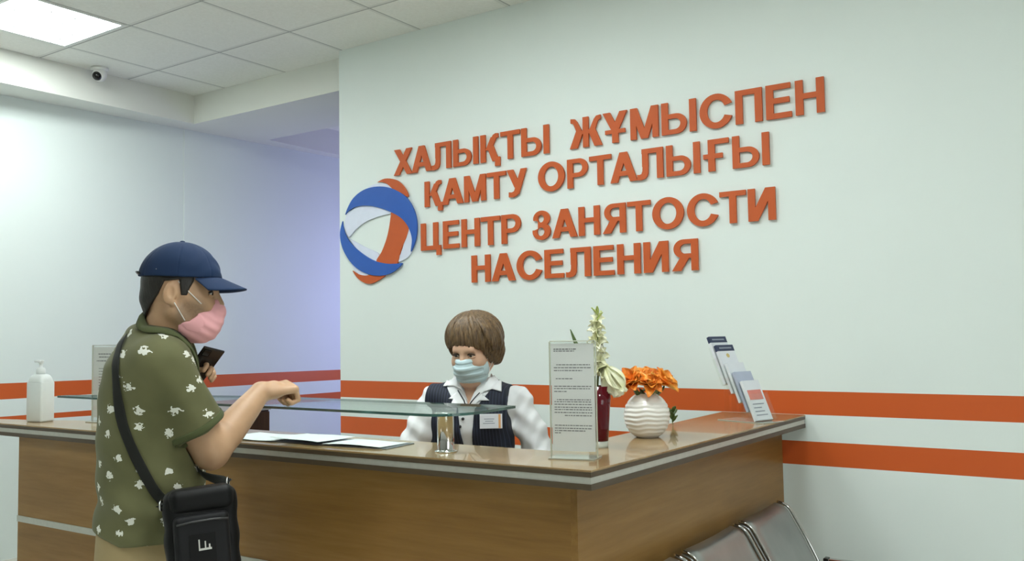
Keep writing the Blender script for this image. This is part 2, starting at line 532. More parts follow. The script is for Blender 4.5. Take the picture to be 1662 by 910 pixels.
def emb(name, pts, layer, mat, lab):
    """pts: outline measured on the wall in units of a pixel of a frontal view"""
    out = []
    for (u, v) in smooth_path([(p[0], p[1], 0) for p in pts] + [(pts[0][0], pts[0][1], 0)], 4)[:-1] and [(q.x, q.y) for q in smooth_path([(p[0], p[1], 0) for p in pts] + [(pts[0][0], pts[0][1], 0)], 4)[:-1]]:
        px_, py_ = 540 + u * 360 / 1365, 240 + v * 240 / 910
        R = FW + RT * ((px_ - 831) / FPX) + UP * (-(py_ - 455) / FPX)
        k = WALL_Y / R.y
        out.append((R.x * k, R.z * k + CZ))
    M = Matrix(((1, 0, 0, 0), (0, 0, -1, WALL_Y - layer), (0, 1, 0, 0), (0, 0, 0, 1)))
    bm = BM(); add_union(bm, [out], [], M, 0.008)
    bmesh.ops.recalc_face_normals(bm, faces=bm.faces)
    o = link_mesh(name, bm, mat, t); o['label'] = lab


emb('white_band', [(92, 412), (130, 380), (180, 358), (250, 358), (320, 372), (368, 398), (330, 412), (280, 425), (210, 455), (150, 500), (108, 548), (88, 510), (82, 460)], 0.002, M_EWHITE, 'white crescent inside the ring, upper left')
emb('white_band', [(455, 470), (482, 500), (500, 560), (498, 615), (478, 662), (440, 690), (405, 698), (430, 640), (450, 560)], 0.002, M_EWHITE, 'white crescent inside the ring, right')
emb('white_band', [(112, 560), (150, 580), (210, 612), (290, 652), (278, 698), (215, 668), (150, 615)], 0.002, M_EWHITE, 'white crescent inside the ring, lower left')
emb('white_band', [(200, 262), (240, 235), (290, 220), (345, 225), (385, 250), (340, 255), (270, 252)], 0.002, M_EWHITE, 'white sliver along the top')
emb('white_band', [(125, 715), (165, 740), (215, 770), (225, 785), (180, 785), (140, 750)], 0.002, M_EWHITE, 'white sliver along the bottom')
emb('orange_band', [(282, 212), (330, 190), (390, 195), (430, 220), (460, 260), (472, 300), (430, 290), (385, 260), (345, 225), (312, 212)], 0.004, M_SIGN, 'orange crescent at the top')
emb('orange_band', [(130, 755), (160, 800), (200, 828), (240, 836), (290, 815), (332, 780), (260, 775), (215, 785), (170, 778)], 0.004, M_SIGN, 'orange crescent at the bottom')
emb('orange_band', [(370, 385), (430, 425), (475, 480), (465, 540), (445, 590), (425, 640), (402, 722), (340, 725), (278, 700), (310, 640), (340, 560), (358, 480)], 0.005, M_SIGN, 'orange diagonal band through the middle')
emb('blue_band', [(90, 412), (105, 370), (140, 310), (200, 262), (270, 241), (340, 242), (400, 262), (460, 300), (502, 360), (526, 430), (531, 500), (520, 575), (493, 638), (500, 570), (490, 518), (468, 472), (430, 430), (370, 396), (300, 370), (230, 357), (160, 362), (112, 388)], 0.010, M_BLUE, 'blue upper arc')
emb('blue_band', [(73, 452), (58, 520), (65, 590), (88, 650), (130, 712), (190, 760), (260, 784), (330, 784), (390, 760), (442, 711), (400, 713), (340, 712), (270, 695), (200, 655), (140, 605), (98, 550), (78, 495)], 0.010, M_BLUE, 'blue lower arc')

# ================================================================== reception counter
M_TOP = wood('counter_top_wood', srgb(136, 110, 74), srgb(158, 130, 90), srgb(174, 146, 104), 'x', 0.22, 0.8, 0.4)
M_EDGE = plain('counter_edge_dark', srgb(82, 68, 50), 0.45)
M_PANEL = wood('counter_panel_wood', srgb(124, 90, 44), srgb(148, 110, 58), srgb(165, 127, 74), 'x', 0.36, 0.7)
M_PANELY = wood('counter_side_wood', srgb(124, 90, 44), srgb(148, 110, 58), srgb(165, 127, 74), 'y', 0.36, 0.7)
M_ALU = plain('brushed_aluminium', srgb(196, 195, 186), 0.38, 0.35, 0.04, 60)
CT = 1.0386
OUT = [(-4.47, 1.9934), (-1.155, 2.0532), (-1.100, 3.780), (-1.460, 3.780), (-1.456, 2.335), (-3.55, 2.33), (-3.83, 2.245), (-4.06, 2.165), (-4.47, 2.07)]


def inset(poly, d):
    n = len(poly); out = []
    for i in range(n):
        p0, p1, p2 = (Vector(poly[k % n]) for k in (i - 1, i, i + 1))
        e1 = (p1 - p0).normalized(); e2 = (p2 - p1).normalized()
        n1 = Vector((-e1.y, e1.x)); n2 = Vector((-e2.y, e2.x))
        b = (n1 + n2); b = b / max(0.3, b.dot(n1))
        out.append(tuple(p1 + b * d))
    return out


t = thing('reception_counter', 'L-shaped wood reception counter with dark edge and aluminium strip', 'reception counter', (-2.6, 2.2, 0))
bm = BM(); add_prism(bm, OUT, CT - 0.006, CT, bev=0.0012); link_mesh('countertop', bm, M_TOP, t)
bm = BM(); add_prism(bm, inset(OUT, 0.0006), CT - 0.019, CT - 0.006); link_mesh('top_edge', bm, M_EDGE, t)['label'] = 'dark brown edge of the top'
bm = BM(); add_prism(bm, inset(OUT, 0.003), CT - 0.037, CT - 0.019); link_mesh('edge_strip', bm, M_ALU, t)['label'] = 'light aluminium strip along the edge'
bm = BM(); add_prism(bm, inset(OUT, 0.0006), CT - 0.053, CT - 0.037); link_mesh('lower_board', bm, M_EDGE, t)['label'] = 'dark brown board under the aluminium strip'
FP = [(-4.050, 2.062), (-1.2575, 2.118), (-1.2575, 2.138), (-4.050, 2.082)]
bm = BM(); add_prism(bm, FP, 0.0, CT - 0.053); fp = link_mesh('front_panel', bm, M_PANEL, t)
bm = BM(); add_prism(bm, [(-4.051, 2.058), (-1.29, 2.1135), (-1.29, 2.117), (-4.051, 2.0625)], 0.607, 0.633); link_mesh('trim_strip', bm, M_ALU, fp)['label'] = 'aluminium strip across the front panel'
bm = BM(); add_prism(bm, [(-1.2575, 2.118), (-1.236, 2.118), (-1.2000, 3.7775), (-1.2215, 3.7775)], 0.0, CT - 0.053); link_mesh('side_panel', bm, M_PANELY, t)
bm = BM(); add_box(bm, (-4.050, 2.083, 0.0), (-4.028, 2.17, CT - 0.053)); link_mesh('end_panel', bm, M_PANEL, t)
bm = BM(); add_prism(bm, [(-4.0, 2.09), (-1.50, 2.14), (-1.50, 2.70), (-4.0, 2.65)], 0.735, 0.760); link_mesh('inner_desk', bm, M_TOP, t)
for x in (-3.98, -2.7, -1.54):
    bm = BM(); add_box(bm, (x, 2.15, 0.0), (x + 0.022, 2.62, 0.735)); link_mesh('desk_support', bm, M_PANEL, t)

# ================================================================== low cabinet behind the counter
t = thing('low_cabinet', 'low dark brown wooden cabinet with pale top by the left wall', 'cabinet', (-5.05, 3.9, 0))
bm = BM(); add_box(bm, (-5.45, 3.45, 0.04), (-4.90, 4.19, 0.895)); link_mesh('body', bm, wood('cabinet_brown_wood', srgb(62, 42, 22), srgb(78, 54, 30), srgb(92, 66, 38), 'z', 0.4), t)
bm = BM(); add_box(bm, (-5.46, 3.44, 0.895), (-4.885, 4.20, 0.917), bev=0.002); link_mesh('top', bm, plain('cabinet_top_pale', srgb(176, 172, 160), 0.35), t)
bm = BM(); add_box(bm, (-5.43, 3.47, 0.0), (-4.93, 4.17, 0.04)); link_mesh('plinth', bm, M_EDGE, t)
MD = wood('cabinet_door_wood', srgb(58, 40, 20), srgb(74, 51, 28), srgb(88, 62, 36), 'z', 0.4)
for y0, y1, hy in ((3.455, 3.817, 3.79), (3.823, 4.185, 3.85)):
    bm = BM(); add_box(bm, (-4.90, y0, 0.05), (-4.883, y1, 0.885), bev=0.002); d = link_mesh('door', bm, MD, t)
    bm = BM(); add_tube(bm, [(-4.883, hy, .60), (-4.862, hy, .60), (-4.862, hy, .70), (-4.883, hy, .70)], 0.004); link_mesh('handle', bm, M_ALU, d, True)

# ================================================================== glass shelf on chrome posts


def sheet_glass(name, tint, ior):
    """thin clear sheet: sees straight through, mirrors more at a grazing look"""
    n = N(name); tr = n.new('ShaderNodeBsdfTransparent'); tr.inputs[0].default_value = tint
    gl = n.new('ShaderNodeBsdfGlossy'); gl.inputs['Roughness'].default_value = .02
    lw = n.new('ShaderNodeLayerWeight'); lw.inputs['Blend'].default_value = .5; mx = n.new('ShaderNodeMixShader')
    n.link(n.math('ADD', n.math('MULTIPLY', n.math('POWER', lw.outputs['Facing'], 5.0), ior), .03), mx.inputs[0]); n.link(tr.outputs[0], mx.inputs[1]); n.link(gl.outputs[0], mx.inputs[2]); n.link(mx.outputs[0], n.out.inputs['Surface'])
    return n.m


M_GLASS = sheet_glass('clear_glass', (.93, .985, .965, 1), .55)
n = N('glass_edge'); n.set(srgb(52, 92, 84), 0.1); n.b.inputs['Transmission Weight'].default_value = 0.35; M_GEDGE = n.m
n = N('chrome'); n.set(srgb(205, 205, 205), 0.08, 1.0); M_CHROME = n.m
t = thing('glass_shelf', 'raised clear glass shelf on chrome posts above the counter', 'glass shelf', (-2.6, 2.2, CT))
G = [(-3.67, 2.022)]
G += [(-1.685 + 0.0 + 0.10 * math.sin(a), 2.020 + 0.13 - 0.13 * math.cos(a)) for a in [i * PI / 16 for i in range(9)]]
G += [(-1.600, 2.365), (-2.75, 2.365), (-3.25, 2.24), (-3.67, 2.065)]
bm = BM(); add_prism(bm, G, 1.160, 1.168); gp = link_mesh('glass_pane', bm, M_GLASS, t)
gp.data.materials.append(M_GEDGE)
for f in gp.data.polygons:
    if abs(f.normal.z) < 0.5: f.material_index = 1
for px_, py_ in ((-1.725, 2.165), (-3.15, 2.125)):
    bm = BM()
    add_lathe(bm, [(0.034, 0.0), (0.034, 0.004), (0.027, 0.006), (0.026, 0.008), (0.026, 0.112), (0.033, 0.114), (0.033, 0.121)], (px_, py_, CT), 36)
    link_mesh('post', bm, M_CHROME, t, math.radians(40))

# ================================================================== acrylic sign holders
M_ACR = sheet_glass('acrylic', (.99, .995, .99, 1), .35)
n = N('acrylic_edge'); n.set(srgb(226, 230, 214), 0.15); n.b.inputs['Transmission Weight'].default_value = 0.5; M_ACRE = n.m
M_PAPER = plain('white_paper', srgb(226, 227, 226), 0.75, var=0.01)
M_INK = plain('grey_ink', srgb(118, 118, 122), 0.7)


def acrylic_box(bm_lo, bm_hi, name, parent, mat=None, world=False):
    bm = BM(); add_box(bm, bm_lo, bm_hi, bev=0.0008)
    o = link_mesh(name, bm, mat or M_ACR, parent, world=world)
    return o


def holder(label, loc, rz, wd, ht, lines, seed):
    t = thing('sign_holder', label, 'sign holder', loc, rz)
    acrylic_box((-wd / 2 - .004, -.004, .005), (wd / 2 + .004, -.001, ht), 'front_sheet', t)
    acrylic_box((-wd / 2 - .004, .0012, .005), (wd / 2 + .004, .004, ht), 'rear_sheet', t)
    acrylic_box((-wd / 2 - .004, -.034, 0), (wd / 2 + .004, .052, .004), 'base', t, M_ACRE)
    for s in (-1, 1): acrylic_box((s * (wd / 2 + .0045) - .0015, -.0042, .004), (s * (wd / 2 + .0045) + .0015, .0042, ht), 'edge', t, M_ACRE)
    acrylic_box((-wd / 2 - .004, -.0042, ht), (wd / 2 + .004, .0042, ht + .003), 'edge', t, M_ACRE)
    bm = BM(); add_box(bm, (-wd / 2, -.0006, .02), (wd / 2, .0008, ht - .006)); p = link_mesh('paper', bm, M_PAPER, t, world=False)
    bm = BM(); r = random.Random(seed)
    for (z, x0, x1, th) in lines:
        x = x0
        while x < x1 - .02:
            wl = min(r.uniform(.025, .09), x1 - x)
            add_box(bm, (-wd / 2 + x * wd, -.0009, z * ht - th / 2), (-wd / 2 + (x + wl) * wd, -.0006, z * ht + th / 2)); x += wl + .016
    link_mesh('printed_text', bm, M_INK, p, world=False)
    return t


LR = [(.935, .06, .60, .0034), (.918, .06, .54, .0028)]
for z, a, b in ((.80, .12, .92), (.775, .06, .93), (.75, .06, .72), (.68, .1, .5), (.615, .06, .93), (.595, .06, .93), (.57, .06, .35), (.50, .12, .93), (.482, .06, .93), (.46, .06, .95), (.435, .06, .93), (.415, .06, .93), (.39, .06, .95), (.365, .3, .95), (.28, .06, .95), (.255, .06, .93), (.235, .06, .78), (.215, .06, .2)):
    LR.append((z, a, b, .0026))
holder('clear acrylic sign holder with printed sheet standing at the counter corner, before the red vase', (-1.305, 2.225, CT), math.radians(14), 0.128, 0.333, LR, 3)
LL = [(.89, .18, .85, .0045), (.85, .2, .82, .0045), (.80, .12, .9, .0045)]
for k in range(9): LL.append((.70 - .037 * k, .2, .86 if k % 3 else .8, .003))
holder('clear acrylic sign holder with printed sheet on the counter left of the man', (-3.655, 2.235, CT), math.radians(3), 0.200, 0.333, LL, 5)

# ================================================================== sanitizer bottle
M_SAN = plain('sanitizer_plastic', srgb(232, 238, 236), 0.3, var=0.01)
M_LABEL = plain('label_grey', srgb(186, 190, 190), 0.6)
t = thing('sanitizer_bottle', 'white square pump bottle of hand sanitizer on the counter end', 'sanitizer bottle', (-3.995, 2.125, CT), math.radians(12))
bm = BM(); add_box(bm, (-.047, -.036, 0), (.047, .036, .178), bev=0.008, seg=3)
for v in bm.verts:
    if v.co.z > .165: pass
link_mesh('body', bm, M_SAN, t, math.radians(35), False)
bm = BM()
prev = None
rings = []
for k in range(7):
    q = k / 6; ca = 1 - q ** 1.6; hx = .018 + .0285 * ca; hy = .018 + .0175 * ca; z = .176 + .034 * math.sin(q * PI / 2)
    ring = [bm.verts.new((hx * math.copysign(abs(math.cos(a)) ** .45, math.cos(a)), hy * math.copysign(abs(math.sin(a)) ** .45, math.sin(a)), z)) for a in [2 * PI * i / 32 for i in range(32)]]
    rings.append(ring)
for a, b in zip(rings, rings[1:]):
    for i in range(32): bm.faces.new((a[i], a[(i + 1) % 32], b[(i + 1) % 32], b[i]))
bm.faces.new(rings[-1]); link_mesh('shoulder', bm, M_SAN, t, math.radians(40), False)
bm = BM(); add_lathe(bm, [(.019, .208), (.019, .232), (.014, .238), (.007, .240), (.007, .258), (.012, .260), (.012, .270), (.008, .273)], (0, 0, 0), 28)
pm = link_mesh('pump', bm, M_SAN, t, math.radians(35), False)
bm = BM(); add_box(bm, (-.034, -.008, .262), (.012, .008, .272), bev=.003); link_mesh('nozzle', bm, M_SAN, pm, math.radians(35), False)
bm = BM(); add_box(bm, (-.0475, -.028, .03), (-.0468, .028, .10)); link_mesh('label', bm, M_LABEL, t, world=False)

# ================================================================== papers on the counter under the glass
M_SHEET = plain('sheet_white', srgb(236, 238, 240), 0.6, var=0.01)
M_PAD = plain('folder_grey', srgb(116, 122, 126), 0.45)
t = thing('document_folder', 'thin grey folder lying open on the counter under the glass shelf', 'folder', (-2.25, 2.17, CT))
bm = BM(); add_prism(bm, [(-2.66, 2.075), (-1.925, 2.118), (-1.945, 2.275), (-2.66, 2.245)], CT, CT + .0025); link_mesh('cover', bm, M_PAD, t)


def sheet(label, c, rz, wd, dp, z, seed, n=14):
    r = random.Random(seed); ph = [r.uniform(0, 6) for _ in range(4)]
    o = thing('paper_sheet', label, 'paper sheet', c, rz, 'papers under the glass shelf')
    bm = BM(); g = []
    for top in (1, 0):
        rows = []
        for j in range(n + 1):
            row = []
            for i in range(n + 1):
                x = (i / n - .5) * wd; y = (j / n - .5) * dp
                h = .0022 * (1 + math.sin(9 * x + ph[0]) * math.sin(14 * y + ph[1])) + .0016 * (1 + math.sin(22 * x + 6 * y + ph[2]))
                row.append(bm.verts.new((x, y, z + h + (.0006 if top else 0))))
            rows.append(row)
        g.append(rows)
    for k, rows in enumerate(g):
        for j in range(n):
            for i in range(n):
                f = (rows[j][i], rows[j][i + 1], rows[j + 1][i + 1], rows[j + 1][i]); bm.faces.new(f if k == 0 else f[::-1])
    def edge(a, b):
        for i in range(len(a) - 1): bm.faces.new((a[i], b[i], b[i + 1], a[i + 1]))
    edge(g[0][0], g[1][0]); edge(g[0][-1][::-1], g[1][-1][::-1])
    edge([q[0] for q in g[0]][::-1], [q[0] for q in g[1]][::-1]); edge([q[-1] for q in g[0]], [q[-1] for q in g[1]])
    link_mesh('sheet', bm, M_SHEET, o, True, False)
    return o


sheet('white paper sheet at the left end of the folder, by the man\'s elbow', (-2.53, 2.155, CT + .0025), math.radians(4), .24, .165, 0, 1)
sheet('white paper sheet in the middle of the grey folder under the glass', (-2.31, 2.165, CT + .0035), math.radians(-3), .25, .165, .0065, 2)
sheet('white paper sheet at the right end of the folder, nearest the chrome post', (-2.075, 2.180, CT + .0025), math.radians(5), .24, .155, 0, 3)

# ================================================================== white ribbed vase with orange flowers
M_CER = plain('white_ceramic', srgb(238, 236, 230), 0.15, var=0.01)
VC = Vector((-1.344, 2.783, CT))
bm = BM()
prof = []
for k in range(61):
    q = k / 60; a = -PI * .36 + q * PI * .74
    rr = .077 * math.cos(a) ** .9 if math.cos(a) > 0 else 0
    prof.append((max(rr, .03), .066 + .0745 * math.sin(a) / math.sin(PI * .38)))
z0 = prof[0][1]; prof = [(r, z - z0) for r, z in prof]
prof += [(prof[-1][0] - .004, prof[-1][1] + .001), (prof[-1][0] - .008, prof[-1][1] - .02), (prof[-1][0] - .004, prof[-1][1] - .06)]


def ribs(a, z): return 1 + (.022 * math.sin(z * 420 + 1.0 * math.sin(a * 3 + z * 20) + .6 * math.sin(a * 7)) if .012 < z < .118 else 0)


vt = thing('ribbed_vase', 'round white vase with wavy horizontal ribs on the counter', 'vase', VC)
add_lathe(bm, prof, (0, 0, 0), 96, wob=ribs); link_mesh('body', bm, M_CER, vt, True, False)
VTOP = prof[60][1]

n = N('orange_petal'); v, x, y, z = n.xyz(); f = n.noise(v, 26, 4)
n.set(n.ramp(f, [(.3, srgb(224, 112, 30)), (.5, srgb(246, 156, 50)), (.70, srgb(254, 206, 110))]), .5); n.b.inputs['Subsurface Weight'].default_value = .0
M_PETO = n.m
M_LEAF = plain('leaf_green', srgb(74, 96, 44), 0.45, var=.2)
M_STEM = plain('stem_green', srgb(96, 112, 56), 0.5, var=.15)
M_CENTER = plain('flower_centre', srgb(96, 68, 24), 0.7, var=.3)


def petal_into(bm, M, L, W, curl, cup, tipw=0.25, n=10, m_=6, th=.0008):
    grids = []
    for side in (0, 1):
        rows = []
        for i in range(n + 1):
            u = i / n; wd = W * (math.sin(PI * min(1, (u * .92 + .06)) ** .85) ** .8 * (1 - u * .15)) + .0015
            row = []
            for j in range(m_ + 1):
                s = j / m_ * 2 - 1
                ang = curl * u
                x = L * (math.sin(ang) / curl if abs(curl) > 1e-3 else u); z = L * ((1 - math.cos(ang)) / curl if abs(curl) > 1e-3 else 0)
                z += cup * wd * s * s + .0022 * math.sin(9 * u + 5 * s) * u
                row.append(bm.verts.new(M @ Vector((x, s * wd * .5, z + side * th))))
            rows.append(row)
        grids.append(rows)
    for k, R in enumerate(grids):
        for i in range(n):
            for j in range(m_):
                f = (R[i][j], R[i + 1][j], R[i + 1][j + 1], R[i][j + 1]); bm.faces.new(f if k else f[::-1])
    A, B = grids
    for i in range(n):
        bm.faces.new((A[i][0], A[i + 1][0], B[i + 1][0], B[i][0])); bm.faces.new((A[i + 1][m_], A[i][m_], B[i][m_], B[i + 1][m_]))
    for j in range(m_):
        bm.faces.new((A[n][j], A[n][j + 1], B[n][j + 1], B[n][j])); bm.faces.new((A[0][j + 1], A[0][j], B[0][j], B[0][j + 1]))


def axis_to(d):
    d = Vector(d).normalized(); return d.to_track_quat('Z', 'Y').to_matrix().to_4x4()


def orange_flower(head, d, size, seed, label, foot):
    r = random.Random(seed)
    t = thing('orange_flower', label, 'flower', foot, 0, 'orange flowers in the white vase')
    M = Matrix.Translation(head) @ axis_to(d)
    for ring, (k, el, L, cu) in enumerate(((7, .42, size, -.30), (6, .85, size * .9, -.35), (4, 1.2, size * .65, -.2))):
        for i in range(k):
            bm = BM()
            a = 2 * PI * i / k + ring * .4 + r.uniform(-.12, .12)
            petal_into(bm, M @ Matrix.Rotation(a, 4, 'Z') @ Matrix.Rotation(-(el + r.uniform(-.15, .15)), 4, 'Y'), L * r.uniform(.9, 1.15), L * .86, cu + r.uniform(-.3, .3), .35)
            link_mesh('petal', bm, M_PETO, t, True)
    bm = BM(); bmesh.ops.create_icosphere(bm, subdivisions=2, radius=size * .14, matrix=M @ Matrix.Translation((0, 0, size * .12)))
    link_mesh('centre', bm, M_CENTER, t, True)
    bm = BM(); mid = (Vector(head) + Vector(foot)) / 2 + Vector((0, 0, .01)); add_tube(bm, smooth_path([head, mid, foot], 5), .0022, 6); link_mesh('stem', bm, M_STEM, t, True)
    for i in range(2):
        bm = BM(); petal_into(bm, Matrix.Translation(Vector(head) * .6 + Vector(foot) * .4) @ Matrix.Rotation(r.uniform(0, 6), 4, 'Z') @ Matrix.Rotation(-.5, 4, 'Y'), size * .8, size * .3, .6, .3)
        link_mesh('leaf', bm, M_LEAF, t, True)


CAMR = Vector((RT.x, RT.y, 0)).normalized(); CAMD = Vector((FW.x, FW.y, 0)).normalized()
vb = VC + Vector((0, 0, .06))
TV = VC + Vector((0, 0, VTOP))
orange_flower(TV + CAMR * -.044 + CAMD * -.02 + Vector((0, 0, .040)), CAMR * -.5 + CAMD * -.6 + Vector((0, 0, .8)), .062, 11, 'orange artificial flower in the white vase, leaning left toward the red vase', vb + CAMR * -.006)
orange_flower(TV + CAMR * .006 + CAMD * -.035 + Vector((0, 0, .034)), CAMR * .1 + CAMD * -.8 + Vector((0, 0, .7)), .058, 12, 'orange artificial flower in the middle of the white vase, facing the room', vb + CAMD * -.006)
orange_flower(TV + CAMR * .046 + CAMD * -.01 + Vector((0, 0, .034)), CAMR * .7 + CAMD * -.4 + Vector((0, 0, .75)), .066, 13, 'orange artificial flower in the white vase, drooping toward the brochure stand', vb + CAMR * .008)
orange_flower(TV + CAMR * .012 + CAMD * .03 + Vector((0, 0, .045)), CAMR * .15 + CAMD * .4 + Vector((0, 0, .9)), .055, 14, 'orange artificial flower rising at the back of the white vase', vb + CAMD * .008)

# green sprig lying on the counter behind the white vase
SG = Vector((-1.418, 3.16, CT))
t = thing('green_sprig', 'small green leafy sprig on the counter behind the white vase', 'plant', SG)
bm = BM(); add_tube(bm, smooth_path([SG + Vector((0, 0, .002)), SG + Vector((-.004, 0, .03)), SG + CAMR * -.008 + Vector((0, 0, .055))], 5), .0018, 6); link_mesh('stem', bm, M_STEM, t, True)
for k in range(6):
    bm = BM(); petal_into(bm, Matrix.Translation(SG + Vector((0, 0, .012 + .007 * k))) @ Matrix.Rotation(k * 2.4, 4, 'Z') @ Matrix.Rotation(-.7, 4, 'Y'), .034, .02, .5, .3)
    link_mesh('leaf', bm, M_LEAF, t, True)

# ================================================================== red glass vase with cream flowers
n = N('red_glass'); n.set((0.20, 0.006, 0.02, 1), 0.05); n.b.inputs['Transmission Weight'].default_value = 0.55; n.b.inputs['IOR'].default_value = 1.45; M_RED = n.m
RC = Vector((-1.362, 2.475, CT))
t = thing('red_vase', 'tall dark red glass vase with clear foot behind the acrylic sign holder', 'vase', RC)
bm = BM(); add_lathe(bm, [(.030, .020), (.033, .06), (.038, .13), (.043, .190), (.040, .190), (.035, .13), (.030, .06), (.026, .028)], (0, 0, 0), 40); link_mesh('body', bm, M_RED, t, True, False)
bm = BM(); add_lathe(bm, [(.029, 0), (.0295, .004), (.0300, .0198)], (0, 0, 0), 40); link_mesh('foot', bm, M_ACRE, t, math.radians(40), False)
n = N('cream_petal'); v, x, y, z = n.xyz(); f = n.noise(v, 22, 3)
n.set(n.ramp(f, [(.3, srgb(222, 222, 170)), (.6, srgb(246, 246, 226))]), .5); M_PETC = n.m
foot = RC + Vector((0, 0, .045)); rtop = RC + Vector((0, 0, .19))
HD = rtop + CAMR * .044 + CAMD * -.012 + Vector((0, 0, .018))
t = thing('cream_rose', 'large cream rose bud hanging over the rim of the red vase', 'flower', foot)
M = Matrix.Translation(HD + Vector((0, 0, .040)) + CAMR * -.018) @ axis_to(CAMR * .42 + Vector((0, 0, -.85)) + CAMD * -.15)
for ring, (k, el, L, wdt, cu) in enumerate(((5, .98, .098, .078, .62), (4, 1.12, .100, .07, .62), (3, 1.28, .098, .06, .55))):
    for i in range(k):
        bm = BM(); petal_into(bm, M @ Matrix.Rotation(2 * PI * i / k + ring * .5, 4, 'Z') @ Matrix.Rotation(-el, 4, 'Y'), L, wdt, cu, .55, n=12, m_=8)
        link_mesh('petal', bm, M_PETC, t, True)
bm = BM(); add_tube(bm, smooth_path([HD + Vector((0, 0, .040)) + CAMR * -.018, HD + Vector((0, 0, .055)) + CAMR * -.035, rtop + CAMR * -.0, foot], 6), .003, 7); link_mesh('stem', bm, M_STEM, t, True)
# upright spike of small cream blooms
t = thing('flower_spike', 'upright spike of small cream blossoms in the red vase', 'flower', foot + CAMR * -.008)
tip = rtop + CAMR * .004 + Vector((0, 0, .215))
axis_pts = smooth_path([foot + CAMR * -.008, rtop + CAMR * -.012, rtop + CAMR * .0 + Vector((0, 0, .1)), tip], 8)
bm = BM(); add_tube(bm, axis_pts, .003, 7); link_mesh('stem', bm, M_STEM, t, True)
rr = random.Random(4)
for k in range(20):
    q = k / 19; base = rtop.lerp(tip, .16 + .82 * q) + CAMR * -.002
    a = k * 2.4; d = Vector((math.cos(a), math.sin(a), .55 + .5 * q))
    bm = BM(); Mx = Matrix.Translation(base) @ axis_to(d)
    for i in range(5):
        petal_into(bm, Mx @ Matrix.Rotation(2 * PI * i / 5, 4, 'Z') @ Matrix.Rotation(-.85, 4, 'Y'), .050 - .022 * q, .026 - .010 * q, -.6, .3, n=7, m_=4)
    link_mesh('blossom', bm, M_PETC, t, True)
for k in range(5):
    bm = BM(); a = k * 1.3; petal_into(bm, Matrix.Translation(tip + Vector((0, 0, -.012 + .005 * k))) @ Matrix.Rotation(a, 4, 'Z') @ Matrix.Rotation(-1.15, 4, 'Y'), .034, .010, -.4, .3)
    link_mesh('leaf', bm, plain('bud_green', srgb(176, 190, 110), .5) if k == 0 else bpy.data.materials['bud_green'], t, True)
for dx, hgt in ((-.055, .155), (-.02, .10)):
    bm = BM(); b0 = rtop + CAMR * (dx * .3); petal_into(bm, Matrix.Translation(b0) @ axis_to(CAMR * dx + Vector((0, 0, hgt))) @ Matrix.Rotation(-PI / 2, 4, 'Y'), hgt * 1.25, .018, .35, .3)
    link_mesh('leaf', bm, M_LEAF, t, True)

# ================================================================== brochure stand and its leaflets
BC = Vector((-1.268, 3.465, CT)); BRZ = math.radians(-20)
t = thing('brochure_stand', 'clear acrylic stepped brochure stand at the wall end of the counter', 'brochure stand', BC, BRZ)
TILT = math.radians(24)
NB = 5
tiers = []
for k in range(NB):
    # k = 0 is the highest tier, at the rear (toward -x)
    tiers.append((-.026 + .0365 * k, .142 - .034 * k))
for k, (x0, z0) in enumerate(tiers):
    M = Matrix.Translation((x0, 0, z0)) @ Matrix.Rotation(-TILT, 4, 'Y')
    for nm, lo, hi in (('rear_sheet', (-.012, -.056, 0), (-.0095, .056, .16)), ('front_sheet', (.016, -.056, 0), (.0185, .056, .105)), ('ledge', (-.012, -.056, -.0025), (.0185, .056, 0))):
        bm = BM(); add_box(bm, lo, hi, M); link_mesh(nm, bm, M_ACR, t, world=False)
    for s in (-1, 1):
        bm = BM(); add_box(bm, (-.012, s * .057 - .001, 0), (.0185, s * .057 + .001, .11), M); link_mesh('side_sheet', bm, M_ACR, t, world=False)
    if k < NB - 1 and z0 > .012:
        for s in (-1, 1):
            bm = BM(); add_box(bm, (x0 - .006, s * .05 - .0015, .003), (x0 + .02, s * .05 + .0015, z0 - .004))
            link_mesh('support', bm, M_ACR, t, world=False)
bm = BM(); add_box(bm, (-.06, -.062, 0), (.165, .062, .003), bev=.001); link_mesh('base', bm, M_ACRE, t, world=False)
M_BRO = plain('brochure_white', srgb(222, 226, 232), .4, var=.01)
M_BRO2 = plain('brochure_bluegrey', srgb(176, 184, 204), .4, var=.03)
M_NAVY = plain('brochure_navy', srgb(44, 54, 84), .4, var=.03)
M_BROG = plain('brochure_text_grey', srgb(140, 146, 160), .5)
M_YEL = plain('brochure_yellow', srgb(206, 186, 120), .5)
M_PINK = plain('brochure_pink', srgb(214, 130, 118), .5)
BL = ['white leaflet with navy header in the top rear tier of the brochure stand', 'white leaflet with navy header and emblem in the second tier of the brochure stand',
      'white leaflet in the middle tier of the brochure stand', 'blue-grey leaflet in the fourth tier of the brochure stand', 'white leaflet with a pink patch in the lowest front tier of the brochure stand']
